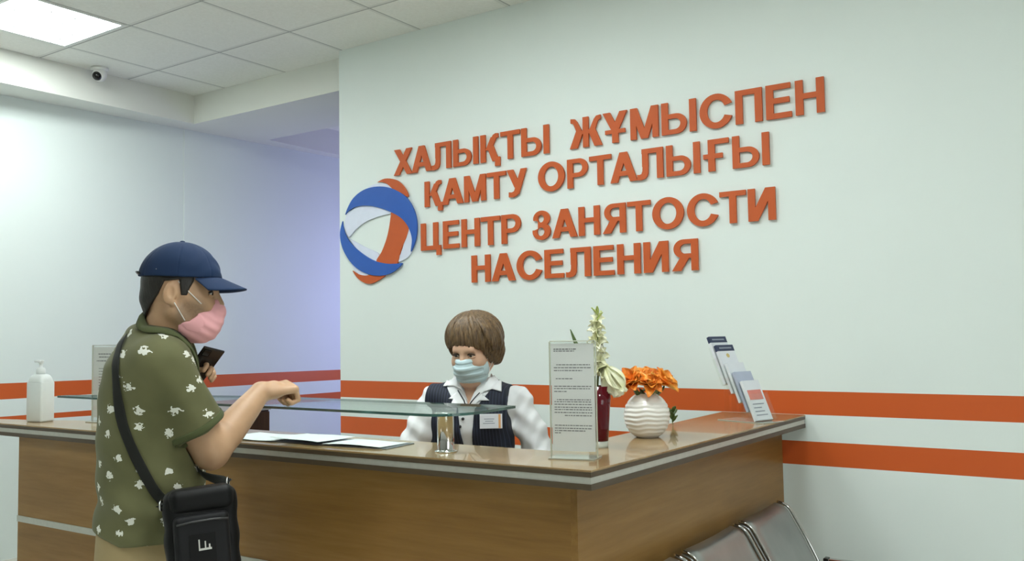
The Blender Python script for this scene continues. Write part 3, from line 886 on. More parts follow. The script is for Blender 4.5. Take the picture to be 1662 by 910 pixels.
for k, (x0, z0) in enumerate(tiers):
    M = Matrix.Translation(BC) @ Matrix.Rotation(BRZ, 4, 'Z') @ Matrix.Translation((x0, 0, z0)) @ Matrix.Rotation(-TILT, 4, 'Y')
    b = thing('brochure', BL[k], 'brochure', M.translation, 0, 'leaflets in the brochure stand')
    ht = .205 if k < 2 else .165
    bm = BM(); add_box(bm, (-.007, -.050, .0005), (.005, .050, ht), M); link_mesh('pages', bm, M_BRO2 if k == 3 else M_BRO, b)
    if k < 2:
        bm = BM(); add_box(bm, (-.0072, -.0504, ht - .026), (.0056, .0504, ht + .0004), M); link_mesh('header', bm, M_NAVY, b)
        bm = BM(); add_box(bm, (.0056, -.036, ht - .016), (.0059, .036, ht - .010), M); link_mesh('title', bm, M_BROG, b)
        bm = BM(); add_lathe(bm, [(.009, 0), (.009, .0006)], (0, 0, 0), 20, M @ Matrix.Translation((.005, 0, ht - .046)) @ Matrix.Rotation(PI / 2, 4, 'Y')); link_mesh('emblem', bm, M_YEL, b)
    bm = BM()
    for q in range(7 if k != 4 else 4): add_box(bm, (.005, -.036, .02 + q * .015), (.0055, .03 - .01 * (q % 3), .024 + q * .015), M)
    link_mesh('printed_text', bm, M_BROG, b)
    if k == 4: bm = BM(); add_box(bm, (.005, -.04, .085), (.0055, .04, .125), M); link_mesh('picture', bm, M_PINK, b)

# ================================================================== steel waiting seats
n = N('seat_steel'); v, x, y, z = n.xyz(); f = n.noise(v, 5, 3)
n.set(n.ramp(f, [(.3, srgb(150, 151, 150)), (.7, srgb(176, 177, 175))]), 0.30, 0.85); M_STEEL = n.m
t = thing('waiting_bench', 'steel waiting bench of three linked seats against the counter side', 'bench', (-0.85, 2.9, 0))
SP = [(-1.160, .712), (-1.135, .706), (-1.112, .690), (-1.085, .645), (-1.045, .575), (-1.005, .495), (-.985, .445), (-.955, .415), (-.90, .408), (-.80, .415), (-.68, .428), (-.62, .428), (-.600, .415), (-.595, .398)]


def shell_into(bm, y0, y1, prof, th, dish=0.006, n=14):
    pts = smooth_path([(p[0], 0, p[1]) for p in prof], 4); rows = [[], []]
    for i, p in enumerate(pts):
        tg = (pts[min(i + 1, len(pts) - 1)] - pts[max(i - 1, 0)]).normalized(); nn = Vector((tg.z, 0, -tg.x))
        if nn.x < 0 and abs(nn.x) > abs(nn.z): nn = -nn
        nn = Vector((-tg.z, 0, tg.x))
        for s in (0, 1):
            row = []
            for j in range(n + 1):
                u = j / n; e = abs(u * 2 - 1)
                roll = -.014 * max(0, (e - .9) / .1) ** 2
                row.append(bm.verts.new(p + nn * (s * th + roll + dish * (e ** 2 - 1)) + Vector((0, y0 + (y1 - y0) * u, 0))))
            rows[s].append(row)
    for s, R in enumerate(rows):
        for i in range(len(R) - 1):
            for j in range(n):
                f = (R[i][j], R[i + 1][j], R[i + 1][j + 1], R[i][j + 1]); bm.faces.new(f if s == 0 else f[::-1])
    A, B = rows; k = len(A)
    for i in range(k - 1):
        bm.faces.new((A[i][0], B[i][0], B[i + 1][0], A[i + 1][0])); bm.faces.new((A[i][n], A[i + 1][n], B[i + 1][n], B[i][n]))
    for j in range(n):
        bm.faces.new((A[0][j], A[0][j + 1], B[0][j + 1], B[0][j])); bm.faces.new((A[-1][j], B[-1][j], B[-1][j + 1], A[-1][j + 1]))
    bmesh.ops.recalc_face_normals(bm, faces=bm.faces)


for (y0, y1) in ((3.130, 3.565), (2.625, 3.075), (2.115, 2.570)):
    bm = BM(); shell_into(bm, y0, y1, SP, .003); s = link_mesh('seat_shell', bm, M_STEEL, t, True)
    for yy in (y0 + .002, y1 - .002):
        bm = BM(); add_tube(bm, smooth_path([(p[0], yy, p[1]) for p in SP], 3), .0055, 8); link_mesh('rim', bm, M_CHROME, s, True)
bm = BM(); add_box(bm, (-.86, 2.13, .345), (-.80, 3.60, .395), bev=.004); link_mesh('beam', bm, M_BLACKGLOSS, t)
for y in (2.35, 3.35):
    bm = BM(); add_tube(bm, [(-.83, y, .35), (-.83, y, .10)], .025, 12); link_mesh('column', bm, M_STEEL, t, True)
    bm = BM(); add_tube(bm, smooth_path([(-1.10, y, .018), (-.95, y, .07), (-.83, y, .11), (-.7, y, .07), (-.56, y, .018)], 5), .018, 10)
    lg = link_mesh('leg', bm, M_STEEL, t, True)
    for x in (-1.10, -.56):
        bm = BM(); add_lathe(bm, [(.024, 0), (.024, .012), (.012, .022)], (x, y, 0), 16); link_mesh('foot', bm, M_BLACKGLOSS, lg)
for y in (2.09, 2.598, 3.102, 3.585):
    bm = BM(); add_tube(bm, smooth_path([(-.975, y, .478), (-.97, y, .490), (-.95, y, .494), (-.80, y, .494), (-.68, y, .492), (-.64, y, .482), (-.63, y, .46), (-.66, y, .42), (-.78, y, .375)], 5), .012, 10, flat=1.0)
    ar = link_mesh('armrest', bm, M_STEEL, t, True)
    bm = BM(); add_box(bm, (-.975, y - .017, .482), (-.66, y + .017, .508), bev=.006); link_mesh('arm_pad', bm, M_CHROME, ar)
    bm = BM(); add_box(bm, (-.990, y - .018, .480), (-.972, y + .018, .510), bev=.003); link_mesh('end_cap', bm, M_BLACKGLOSS, ar)

# ================================================================== signed-distance modelling for bodies and clothes
F32 = np.float32


def V3(v): return np.array(v, dtype=F32)


def rcone(a, b, ra, rb):
    a, b = V3(a), V3(b); ba = b - a; L2 = float(ba @ ba) + 1e-12
    def f(P):
        t = np.clip(((P - a) @ ba) / L2, 0, 1)
        return np.linalg.norm(P - a - t[:, None] * ba, axis=1) - (ra + (rb - ra) * t)
    return f


def chain(pts, rad):
    fs = [rcone(pts[i], pts[i + 1], rad[i], rad[i + 1]) for i in range(len(pts) - 1)]
    return lambda P: np.minimum.reduce([f(P) for f in fs])


def ellips(c, r, R=None):
    c, r = V3(c), V3(r); R = None if R is None else np.array(R, dtype=F32)
    def f(P):
        q = P - c
        if R is not None: q = q @ R
        k0 = np.linalg.norm(q / r, axis=1); k1 = np.linalg.norm(q / (r * r), axis=1)
        return np.where(k1 > 1e-9, k0 * (k0 - 1) / np.maximum(k1, 1e-9), -float(r.min()))
    return f


def rbox(c, h, rad, R=None):
    c, h = V3(c), V3(h); R = None if R is None else np.array(R, dtype=F32)
    def f(P):
        q = P - c
        if R is not None: q = q @ R
        q = np.abs(q) - (h - rad)
        return np.linalg.norm(np.maximum(q, 0), axis=1) + np.minimum(q.max(axis=1), 0) - rad
    return f


def smin(k, *fs):
    def f(P):
        d = fs[0](P)
        for g in fs[1:]:
            e = g(P); h = np.clip(.5 + .5 * (e - d) / k, 0, 1)
            d = e * (1 - h) + d * h - k * h * (1 - h)
        return d
    return f


def smax2(a, b, k):
    h = np.clip(.5 - .5 * (b - a) / k, 0, 1)
    return b * (1 - h) + a * h + k * h * (1 - h)


def sub(f, g, k=0.003): return lambda P: smax2(f(P), -g(P), k)
def isect(f, g, k=0.003): return lambda P: smax2(f(P), g(P), k)
def off(f, d): return lambda P: f(P) - d
def plane(p, n_):
    p, n_ = V3(p), V3(n_); n_ = n_ / np.linalg.norm(n_)
    return lambda P: (P - p) @ n_


def slices(rows, ax, ay):
    """stack of elliptic slices: rows = (centre xyz, half along ax, half along ay), sorted by height"""
    rows = sorted(rows, key=lambda r: r[0][2]); zs = np.array([r[0][2] for r in rows])
    zi = np.linspace(zs[0], zs[-1], 160)
    def sm(vals):
        q = np.interp(zi, zs, vals); k = np.hanning(15); k /= k.sum()
        return np.convolve(np.pad(q, 7, mode='edge'), k, 'valid')
    cx, cy = sm([r[0][0] for r in rows]), sm([r[0][1] for r in rows]); A, B = sm([r[1] for r in rows]), sm([r[2] for r in rows])
    ax, ay = V3(ax), V3(ay)
    def f(P):
        z = P[:, 2]; X = P[:, 0] - np.interp(z, zi, cx); Y = P[:, 1] - np.interp(z, zi, cy)
        a, b = np.interp(z, zi, A), np.interp(z, zi, B)
        u, v = X * ax[0] + Y * ax[1], X * ay[0] + Y * ay[1]
        n_ = 2.4
        k0 = (np.abs(u / a) ** n_ + np.abs(v / b) ** n_ + 1e-9) ** (1 / n_)
        d = (k0 - 1) * np.minimum(a, b) * np.where(k0 > 1, 1.0, 1.0)
        dz = np.maximum(zi[0] - z, z - zi[-1])
        return smax2(d, dz, .02).astype(F32)
    return f


def poly2d(poly, ua, va, o):
    """distance to a polygon drawn in the plane (ua, va) through o, unbounded across it"""
    pg = np.array(poly, dtype=F32); ua, va, o = V3(ua), V3(va), V3(o)
    def f(P):
        q = np.stack([(P - o) @ ua, (P - o) @ va], 1); d = np.full(len(q), 1e9, F32); s = np.ones(len(q), F32); n_ = len(pg); j = n_ - 1
        for i in range(n_):
            e = pg[j] - pg[i]; w_ = q - pg[i]; t = np.clip((w_ @ e) / (e @ e), 0, 1)
            b = w_ - t[:, None] * e; d = np.minimum(d, (b * b).sum(1))
            c1 = q[:, 1] >= pg[i][1]; c2 = q[:, 1] < pg[j][1]; c3 = e[0] * w_[:, 1] > e[1] * w_[:, 0]
            flip = (c1 & c2 & c3) | (~c1 & ~c2 & ~c3); s = np.where(flip, -s, s); j = i
        return s * np.sqrt(d)
    return f


def mesh_of(f, lo, hi, h):
    """surface of f = 0 by naive surface nets, evaluated only near the surface"""
    B = 8; lo = np.array(lo, float); n_ = (np.ceil((np.array(hi) - lo) / h / B).astype(int)) * B
    nb = n_ // B
    gi = np.stack(np.meshgrid(*[np.arange(k) for k in nb], indexing='ij'), -1).reshape(-1, 3)
    ctr = (lo + (gi * B + (B - 1) / 2) * h).astype(F32)
    dc = np.concatenate([f(ctr[i:i + 60000]) for i in range(0, len(ctr), 60000)])
    D = np.repeat(np.repeat(np.repeat(np.where(dc > 0, 1, -1).astype(F32).reshape(nb), B, 0), B, 1), B, 2)
    act = np.abs(dc) < B * h * 1.45
    loc = np.stack(np.meshgrid(*[np.arange(B)] * 3, indexing='ij'), -1).reshape(-1, 3)
    ga = gi[act]
    for i in range(0, len(ga), 400):
        idx = (ga[i:i + 400, None, :] * B + loc[None]).reshape(-1, 3)
        D[idx[:, 0], idx[:, 1], idx[:, 2]] = f((lo + idx * h).astype(F32))
    S = D < 0
    cnt = sum(S[a:n_[0] - 1 + a, b:n_[1] - 1 + b, c:n_[2] - 1 + c].astype(np.int8) for a in (0, 1) for b in (0, 1) for c in (0, 1))
    cells = np.argwhere((cnt > 0) & (cnt < 8))
    vid = np.full(tuple(n_ - 1), -1, np.int32); vid[cells[:, 0], cells[:, 1], cells[:, 2]] = np.arange(len(cells))
    acc = np.zeros((len(cells), 3)); num = np.zeros(len(cells))
    cor = [(a, b, c) for a in (0, 1) for b in (0, 1) for c in (0, 1)]
    for p_ in cor:
        for k in range(3):
            if p_[k]: continue
            q_ = list(p_); q_[k] = 1
            d0 = D[cells[:, 0] + p_[0], cells[:, 1] + p_[1], cells[:, 2] + p_[2]]; d1 = D[cells[:, 0] + q_[0], cells[:, 1] + q_[1], cells[:, 2] + q_[2]]
            x_ = (d0 < 0) != (d1 < 0); t = np.where(x_, d0 / np.where(x_, d0 - d1, 1), 0)
            pt = np.tile(np.array(p_, float), (len(cells), 1)); pt[:, k] += t
            acc[x_] += pt[x_]; num[x_] += 1
    verts = lo + (cells + acc / num[:, None]) * h
    quads = []
    for k in range(3):
        a_, b_ = (k + 1) % 3, (k + 2) % 3
        sl0 = [slice(None)] * 3; sl1 = [slice(None)] * 3; sl0[k] = slice(0, n_[k] - 1); sl1[k] = slice(1, n_[k])
        A, C = S[tuple(sl0)], S[tuple(sl1)]
        for flip, mask in ((False, A & ~C), (True, ~A & C)):
            e = np.argwhere(mask); e = e[(e[:, a_] > 0) & (e[:, b_] > 0) & (e[:, a_] < n_[a_] - 1) & (e[:, b_] < n_[b_] - 1)]
            q = []
            for da, db in ((0, 0), (1, 0), (1, 1), (0, 1)):
                c = e.copy(); c[:, a_] -= da; c[:, b_] -= db; q.append(vid[c[:, 0], c[:, 1], c[:, 2]])
            q = np.stack(q if flip else q[::-1], 1); quads.append(q)
    quads = np.concatenate(quads)[:, ::-1]
    quads = quads[(quads >= 0).all(1)]
    return verts, quads


def grad(f, P, e=1e-3):
    P = P.astype(F32); g = np.stack([f(P + V3([e if k == i else 0 for k in range(3)])) - f(P - V3([e if k == i else 0 for k in range(3)])) for i in range(3)], 1)
    return g / np.maximum(np.linalg.norm(g, axis=1, keepdims=True), 1e-9)


def sdf_obj(name, f, lo, hi, h, mat, parent, iters=1):
    v, q = mesh_of(f, lo, hi, h)
    for _ in range(iters):                                 # settle vertices on the surface
        P = v.astype(F32); d = np.clip(f(P), -h, h); v = v - grad(f, P) * d[:, None] * .8
    me = bpy.data.meshes.new(name)
    me.vertices.add(len(v)); me.vertices.foreach_set('co', v.astype(F32).ravel())
    me.loops.add(q.size); me.polygons.add(len(q))
    me.polygons.foreach_set('loop_start', np.arange(0, q.size, 4, dtype=np.int32))
    me.loops.foreach_set('vertex_index', q.astype(np.int32).ravel())
    me.update(calc_edges=True); me.validate()
    return link_me(name, me, mat, parent, True)


def cast(f, px, py, r=0.0, d0=2.0, d1=4.5):
    """where the sight line of a pixel first meets f = r"""
    R = np.array(FW + RT * ((px - 831) / FPX) + UP * (-(py - 455) / FPX)); E0 = np.array(EYE); d = d0
    for _ in range(200):
        k = float(f((E0 + R * d)[None].astype(F32))[0]) - r
        if k < 4e-4: break
        d += k * .8
        if d > d1: return None
    return Vector(E0 + R * d)


def snap(f, p, r=0.0, n=25):
    """moves a point onto f = r along the gradient"""
    P = np.array(p, dtype=F32)[None]
    for _ in range(n): P = P - grad(f, P) * ((f(P) - r) * .7)[:, None]
    return Vector(P[0])


def patch(name, poly, f, lift, thick, mat, parent, depth=(2.0, 4.5), step=5):
    """a piece of cloth lying on f, its outline given by where sight lines meet f; real thickness along the surface normal"""
    pts = []
    for i in range(len(poly)):
        a, b = Vector(poly[i]), Vector(poly[(i + 1) % len(poly)]); k = max(1, int((b - a).length / step))
        pts += [a.lerp(b, j / k) for j in range(k)]
    xs, ys = [p.x for p in pts], [p.y for p in pts]; nb = len(pts)
    allp = list(pts); outline = [(p.x, p.y) for p in pts]
    gx = np.arange(min(xs) + step * .5, max(xs), step); gy = np.arange(min(ys) + step * .5, max(ys), step)
    for x in gx:
        for y in gy:
            if inside((x, y), outline) and min((Vector((x, y)) - p).length for p in pts) > step * .45: allp.append(Vector((x, y)))
    V, E, Fc, *_ = delaunay_2d_cdt(allp, [(i, (i + 1) % nb) for i in range(nb)], [], 0, 1e-4)
    W3 = [cast(f, p.x, p.y, lift, *depth) for p in V]
    good = [i for i, w_ in enumerate(W3) if w_ is not None]
    nr = {}
    G = grad(f, np.array([W3[i] for i in good], dtype=F32), 4e-3)
    for i, g in zip(good, G): nr[i] = Vector(g)
    bm = BM(); a = {i: bm.verts.new(W3[i] + nr[i] * thick) for i in good}; b = {i: bm.verts.new(W3[i]) for i in good}
    cnt = set(); keep = []
    for t in Fc:
        c = sum((V[i] for i in t), Vector((0, 0))) / len(t)
        if inside(c, outline) and all(i in nr for i in t):
            keep.append(t)
            for k in range(len(t)): cnt.add((t[k], t[(k + 1) % len(t)]))
    for t in keep:
        bm.faces.new([a[i] for i in t]); bm.faces.new([b[i] for i in t][::-1])
    for (i, j) in cnt:
        if (j, i) not in cnt: bm.faces.new((b[i], b[j], a[j], a[i]))
    for v in [v for v in bm.verts if not v.link_faces]: bm.verts.remove(v)
    bmesh.ops.recalc_face_normals(bm, faces=bm.faces)
    return link_mesh(name, bm, mat, parent, math.radians(50))


def arr(v): return np.array(v, dtype=float)


class Frame:
    """local head frame: x forward, y to the person's left, z up"""
    def __init__(s, c, fwd, up=(0, 0, 1), sc=1.0):
        s.c = arr(c); x = arr(fwd); x /= np.linalg.norm(x); z = arr(up); z -= x * (z @ x); z /= np.linalg.norm(z)
        s.R = np.stack([x, np.cross(z, x), z], 1); s.k = sc      # columns = axes
    def p(s, x, y, z): return s.c + s.R @ (np.array([x, y, z], float) * s.k)
    def ell(s, c, r, tilt=None): return ellips(s.p(*c), np.array(r) * s.k, s.R if tilt is None else s.R @ tilt)
    def cone(s, a, b, ra, rb): return rcone(s.p(*a), s.p(*b), ra * s.k, rb * s.k)
    def local(s, P): return ((P - s.c.astype(F32)) @ s.R.astype(F32)) / s.k


def rotm(axis, a):
    c, s_ = math.cos(a), math.sin(a)
    return {'x': np.array([[1, 0, 0], [0, c, -s_], [0, s_, c]]), 'y': np.array([[c, 0, s_], [0, 1, 0], [-s_, 0, c]]), 'z': np.array([[c, -s_, 0], [s_, c, 0], [0, 0, 1]])}[axis]


def head_sdf(H, jaw=1.0):
    """skull, face, nose, ears, brow and lips in the head frame"""
    skull = H.ell((-.012, 0, .030), (.098, .077, .098))
    face = H.ell((.030, 0, -.040), (.064, .060 * jaw, .086))
    jawl = [H.cone((-.010, s * .052 * jaw, -.055), (.060, s * .016, -.106), .021, .020) for s in (1, -1)]
    chin = H.ell((.068, 0, -.104), (.022, .024, .018))
    brow = H.cone((.080, -.028, .022), (.080, .028, .022), .014, .014)
    cheek = [H.ell((.058, s * .038, -.030), (.028, .026, .026)) for s in (1, -1)]
    f = smin(.030, skull, face, *jawl, chin, brow, *cheek)
    for s in (1, -1): f = sub(f, H.ell((.098, s * .031, .003), (.018, .017, .010)), .012)
    nose = smin(.010, H.cone((.090, 0, .012), (.108, 0, -.028), .008, .011), H.ell((.098, .012, -.034), (.012, .008, .008)), H.ell((.098, -.012, -.034), (.012, .008, .008)))
    lips = smin(.004, H.ell((.094, 0, -.060), (.010, .022, .006)), H.ell((.092, 0, -.070), (.010, .018, .007)))
    f = smin(.010, f, nose); f = smin(.005, f, lips)
    for s in (1, -1):
        ear = sub(H.ell((-.018, s * .079, -.002), (.019, .008, .034), rotm('z', s * -.35) @ rotm('y', .18)), H.ell((-.012, s * .090, -.001), (.011, .010, .022), rotm('z', s * -.35)), .002)
        lobe = H.ell((-.012, s * .076, -.031), (.009, .006, .010))
        f = smin(.006, f, ear, lobe)
    return f


def eyes(H, parent, white, iris, lidm, browm, w_=.0125):
    for s in (1, -1):
        bm = BM(); bmesh.ops.create_uvsphere(bm, u_segments=20, v_segments=14, radius=.0118 * H.k, matrix=Matrix.Translation(H.p(.0785, s * .031, .002)))
        e = link_mesh('eye', bm, white, parent, True)
        bm = BM(); bmesh.ops.create_uvsphere(bm, u_segments=18, v_segments=12, radius=.0076 * H.k, matrix=Matrix.Translation(H.p(.0840, s * .031, .001)))
        link_mesh('iris', bm, iris, e, True)
        for zz, nm, rr_ in ((.0070, 'eyelash', .0029), (-.0062, 'eyelid', .0034)):
            pts = [H.p(.0845 + .0065 * math.cos(q) - .004, s * .031 + .0165 * math.sin(q), zz * math.cos(q * .9) - .001 * s * 0) for q in np.linspace(-1.35, 1.35, 9)]
            bm = BM(); add_tube(bm, pts, [rr_ * H.k * (.5 + .5 * math.cos(q)) + .0008 for q in np.linspace(-1.35, 1.35, 9)], 8); link_mesh(nm, bm, lidm if zz < 0 else browm, parent, True)
        pts = [H.p(.0945 - .010 * q * q, s * (.016 + .029 * q), .0225 + .004 * math.sin(PI * q) - .003 * q) for q in np.linspace(0, 1, 7)]
        bm = BM(); add_tube(bm, pts, [.0036 * H.k * (1 - .55 * q) for q in np.linspace(0, 1, 7)], 8); link_mesh('eyebrow', bm, browm, parent, True)


def hand_sdf(w0, fwd, lat, dors, curl, k=1.0, thumb=(.3, .6), spread=.10):
    """a hand: palm, four fingers of three bones, thumb from the side of the palm.
    fwd to the knuckles, lat toward the thumb, dors out of the back; curl = bend angles of the three joints"""
    w0, x, y, z = arr(w0), arr(fwd), arr(lat), arr(dors)
    P_ = lambda a, b, c: w0 + k * (a * x + b * y + c * z)
    parts = [rcone(P_(-.01, 0, 0), P_(.03, 0, 0), .026 * k, .027 * k)]
    palm = smin(.014 * k, *[rcone(P_(.012, b * .7, 0), P_(.082, b, .002), .0135 * k, .0120 * k) for b in (-.030, -.010, .010, .030)], parts[0])
    fs = [palm]; tips = []
    for b, L, r0 in ((-.031, .80, .0080), (-.010, .95, .0088), (.011, 1.0, .0090), (.032, .93, .0088)):
        a = 0.0; p0 = P_(.083, b, .002); pts = [p0]; sp = spread * b / .03
        for Lb, da in zip((.044, .027, .021), curl):
            a += da
            d = math.cos(a) * x - math.sin(a) * z + sp * y * math.cos(a); d /= np.linalg.norm(d)
            pts.append(pts[-1] + d * Lb * L * k)
        fs.append(chain(pts, [r0 * 1.12 * k, r0 * k, r0 * .92 * k, r0 * .82 * k])); tips.append(pts[-1])
    t0 = P_(.022, .026, -.006); d1 = math.cos(thumb[0]) * x + math.sin(thumb[0]) * y - .35 * z; d1 /= np.linalg.norm(d1)
    t1 = t0 + d1 * .036 * k; d2 = d1 * math.cos(thumb[1]) + (x * .5 - y * .8 - z * .25) * math.sin(thumb[1]); d2 /= np.linalg.norm(d2)
    t2 = t1 + d2 * .030 * k; t3 = t2 + d2 * .024 * k
    thumb_f = chain([t0, t1, t2, t3], [.0150 * k, .0118 * k, .0104 * k, .0085 * k])
    f = fs[0]
    for g in fs[1:]: f = smin(.0045 * k, f, g)
    return smin(.007 * k, f, thumb_f)


# ---- skin, hair and cloth
def skin_mat(name, base, red, stubble=None):
    n = N(name); v, x, y, z = n.xyz(); f = n.noise(v, 14, 4); g = n.noise(v, 160, 2)
    c = n.ramp(f, [(.3, base), (.7, red)])
    if stubble:                                          # beard shadow: centre, radius, colour
        ds = n.new('ShaderNodeVectorMath', operation='DISTANCE'); n.link(v, ds.inputs[0]); ds.inputs[1].default_value = stubble[0]
        k = n.new('ShaderNodeMapRange'); n.link(ds.outputs['Value'], k.inputs[0])
        for i_, v_ in ((1, stubble[1] * .55), (2, stubble[1]), (3, .75), (4, 0.0)): k.inputs[i_].default_value = v_
        c = n.mix(n.math('MULTIPLY', k.outputs[0], n.math('ADD', n.math('MULTIPLY', g, .6), .6)), c, stubble[2])
    n.set(c, .48); n.b.inputs['Subsurface Weight'].default_value = .08
    n.b.inputs['Subsurface Radius'].default_value = (.012, .005, .003); n.bump(g, .06, .001)
    return n.m


def hair_mat(name, dark, light, axis=(1, 1, .25)):
    n = N(name); v, x, y, z = n.xyz(); f = n.noise(n.mapping(v, axis), 130, 4, .6, .4)
    n.set(n.ramp(f, [(.32, dark), (.68, light)]), .42); n.bump(f, .5, .004)
    return n.m


def cloth_mat(name, col, rough=.85, weave=900, var=.08):
    n = N(name); v, x, y, z = n.xyz(); f = n.noise(v, 7, 3); g = n.noise(v, weave, 2)
    a, b = tuple(c * (1 - var) for c in col[:3]) + (1,), tuple(min(1, c * (1 + var)) for c in col[:3]) + (1,)
    n.set(n.ramp(f, [(.3, a), (.7, b)]), rough); n.b.inputs['Sheen Weight'].default_value = .05; n.b.inputs['Specular IOR Level'].default_value = .22; n.bump(g, .12, .001)
    return n.m


M_SKINW = skin_mat('skin_light', srgb(206, 168, 140), srgb(214, 172, 146))
M_HAIRB = hair_mat('hair_black', srgb(14, 12, 11), srgb(40, 34, 30))
M_HAIRW = hair_mat('hair_brown', srgb(62, 46, 30), srgb(128, 102, 70))
M_EYEW = plain('eye_white', srgb(216, 212, 206), .2); M_IRIS = plain('iris_dark', srgb(24, 15, 11), .1)
M_BROW = plain('eyebrow_dark', srgb(34, 26, 20), .8)
M_NAVYCAP = cloth_mat('cap_navy', srgb(26, 46, 78), .8)
M_PINKM = cloth_mat('mask_pink', srgb(240, 176, 180), .75, 700, .03)
M_BLUEM = cloth_mat('mask_blue', srgb(192, 214, 220), .75, 700, .03)
M_KHAKI = cloth_mat('trousers_beige', srgb(176, 156, 116), .85)
M_STRAPW = plain('mask_loop_white', srgb(226, 220, 214), .7)


def shirt_mat():
    n = N('shirt_olive_floral'); v, x, y, z = n.xyz()
    f = n.noise(v, 6, 3); g = n.noise(v, 800, 2)
    base = n.ramp(f, [(.3, srgb(97, 97, 62)), (.7, srgb(112, 111, 74))])
    an = n.math('ARCTAN2', y, x); cb = n.new('ShaderNodeCombineXYZ'); n.link(n.math('MULTIPLY', an, .19), cb.inputs[0]); n.link(n.math('ADD', z, n.math('MULTIPLY', an, .02)), cb.inputs[1]); v = cb.outputs[0]
    warp = n.new('ShaderNodeTexNoise'); n.link(v, warp.inputs['Vector']); warp.inputs['Scale'].default_value = 110; warp.inputs['Detail'].default_value = 1.0
    wv = n.new('ShaderNodeVectorMath', operation='MULTIPLY_ADD'); n.link(warp.outputs['Color'], wv.inputs[0]); wv.inputs[1].default_value = (.030, .030, .030); n.link(v, wv.inputs[2])
    vo = n.new('ShaderNodeTexVoronoi', voronoi_dimensions='2D'); n.link(wv.outputs[0], vo.inputs['Vector']); vo.inputs['Scale'].default_value = 12.8; vo.inputs['Randomness'].default_value = .75
    flower = n.math('LESS_THAN', vo.outputs['Distance'], .136)
    n.set(n.mix(flower, base, srgb(236, 237, 226)), .85); n.b.inputs['Sheen Weight'].default_value = .1; n.bump(g, .12, .001)
    return n.m


def nrm(v): v = arr(v); return v / np.linalg.norm(v)


r2 = nrm((RT.x, RT.y, 0)); d2 = nrm((FW.x, FW.y, 0)); zz = arr((0, 0, 1))
A_ = lambda x, y, d: arr(at(x, y, d))

# ================================================================== the man at the counter
man_foot = A_(246, 900, 2.76); man_foot[2] = 0
MAN = thing('person', 'man in navy cap, pink mask and olive floral polo holding a phone at the counter', 'person', man_foot)
mf = nrm(.946 * r2 + .328 * d2); ml = nrm(np.cross(zz, mf))            # facing; his left
TC = lambda px, py, d=2.76: A_(px, py, d)
trows = [(TC(262, 540), .070, .085), (TC(254, 560), .102, .160), (TC(246, 588), .132, .198), (TC(244, 625), .142, .200), (TC(242, 670), .146, .196), (TC(243, 715), .150, .190),
         (TC(246, 760), .154, .186), (TC(248, 800), .157, .188), (TC(246, 840), .160, .192), (TC(243, 880), .163, .197), (TC(242, 915), .163, .198)]
HEM = 0.800
shR, shL = A_(264, 598, 2.63), A_(216, 596, 2.90)
elR, wrR = A_(343, 733, 2.71), A_(423, 636, 2.90)
elL, wrL = A_(318, 735, 2.93), A_(336, 655, 2.90)
torso = slices(trows, mf, ml)
Hm = Frame(A_(296, 476, 2.75), nrm(.985 * r2 + .17 * d2 + arr((0, 0, -.05))), sc=1.06)
head = head_sdf(Hm)
neck = smin(.03, rcone(A_(262, 560, 2.76), A_(276, 505, 2.75), .066, .060), rcone(A_(285, 548, 2.75), A_(300, 512, 2.75), .045, .045))
fwdR = nrm(.74 * r2 + .60 * d2 + arr((0, 0, .10))); dorR = nrm(arr((0, 0, 1)) + -.30 * d2 - fwdR * (fwdR @ (arr((0, 0, 1)) + -.30 * d2))); latR = np.cross(dorR, fwdR)
fistR = hand_sdf(wrR + fwdR * .012, fwdR, latR, dorR, (1.30, 1.50, 1.1), 1.12, (.45, .7), .03)
armR = smin(.02, chain([shR, shR * .5 + elR * .5, elR], [.068, .060, .052]), chain([elR, elR * .70 + wrR * .30, elR * .3 + wrR * .7, wrR], [.050, .052, .042, .033]))
# left hand round the lower end of the phone
ph_c = A_(330, 591, 2.83); ph_l = nrm(A_(365, 568, 2.80) - A_(334, 610, 2.847)); ph_w = nrm(A_(366, 568, 2.854) - A_(334, 558, 2.807)); ph_w = nrm(ph_w - ph_l * (ph_w @ ph_l)); ph_n = np.cross(ph_w, ph_l)
fwdL = nrm(ph_l * .75 + ph_w * .55); 
if ph_n @ d2 < 0: ph_n = -ph_n
latL = nrm(ph_l - fwdL * (ph_l @ fwdL))
dorL = nrm(ph_n - fwdL * (ph_n @ fwdL) - latL * (ph_n @ latL))
palm0 = ph_c - ph_l * .112 - ph_w * .040 + ph_n * .022
handL = hand_sdf(palm0, fwdL, latL, dorL, (.25, 1.15, .9), .98, (.2, .3), .05)
armL = smin(.02, chain([shL, shL * .5 + elL * .5, elL], [.064, .055, .046]), chain([elL, elL * .6 + palm0 * .4, palm0], [.046, .043, .028]))
hipc = TC(242, 905)
hips = slices([(hipc + arr((0, 0, .12)), .135, .168), (hipc, .142, .175), (hipc - arr((0, 0, .1)), .140, .178), (hipc - arr((0, 0, .16)), .12, .165)], mf, ml)
feet = {}
legs = []
for s, nm in ((1, 'L'), (-1, 'R')):
    hip = hipc + ml * s * .088 - arr((0, 0, .04)); knee = arr((hip[0], hip[1], .46)) + mf * (.03 if s < 0 else .05) + ml * s * .02; ank = arr((knee[0], knee[1], .09)) - mf * .035 + ml * s * .01
    legs.append(chain([hip, knee, ank], [.088, .060, .042])); feet[s] = ank
    legs.append(rcone(ank - mf * .02 - arr((0, 0, .045)), ank + mf * .15 - arr((0, 0, .060)), .034, .026))
body_f = smin(.02, smin(.035, off(torso, -.022), hips, *legs), neck, armR, armL)
body_f = smin(.012, body_f, fistR, handL)
body_f = smin(.022, body_f, head)
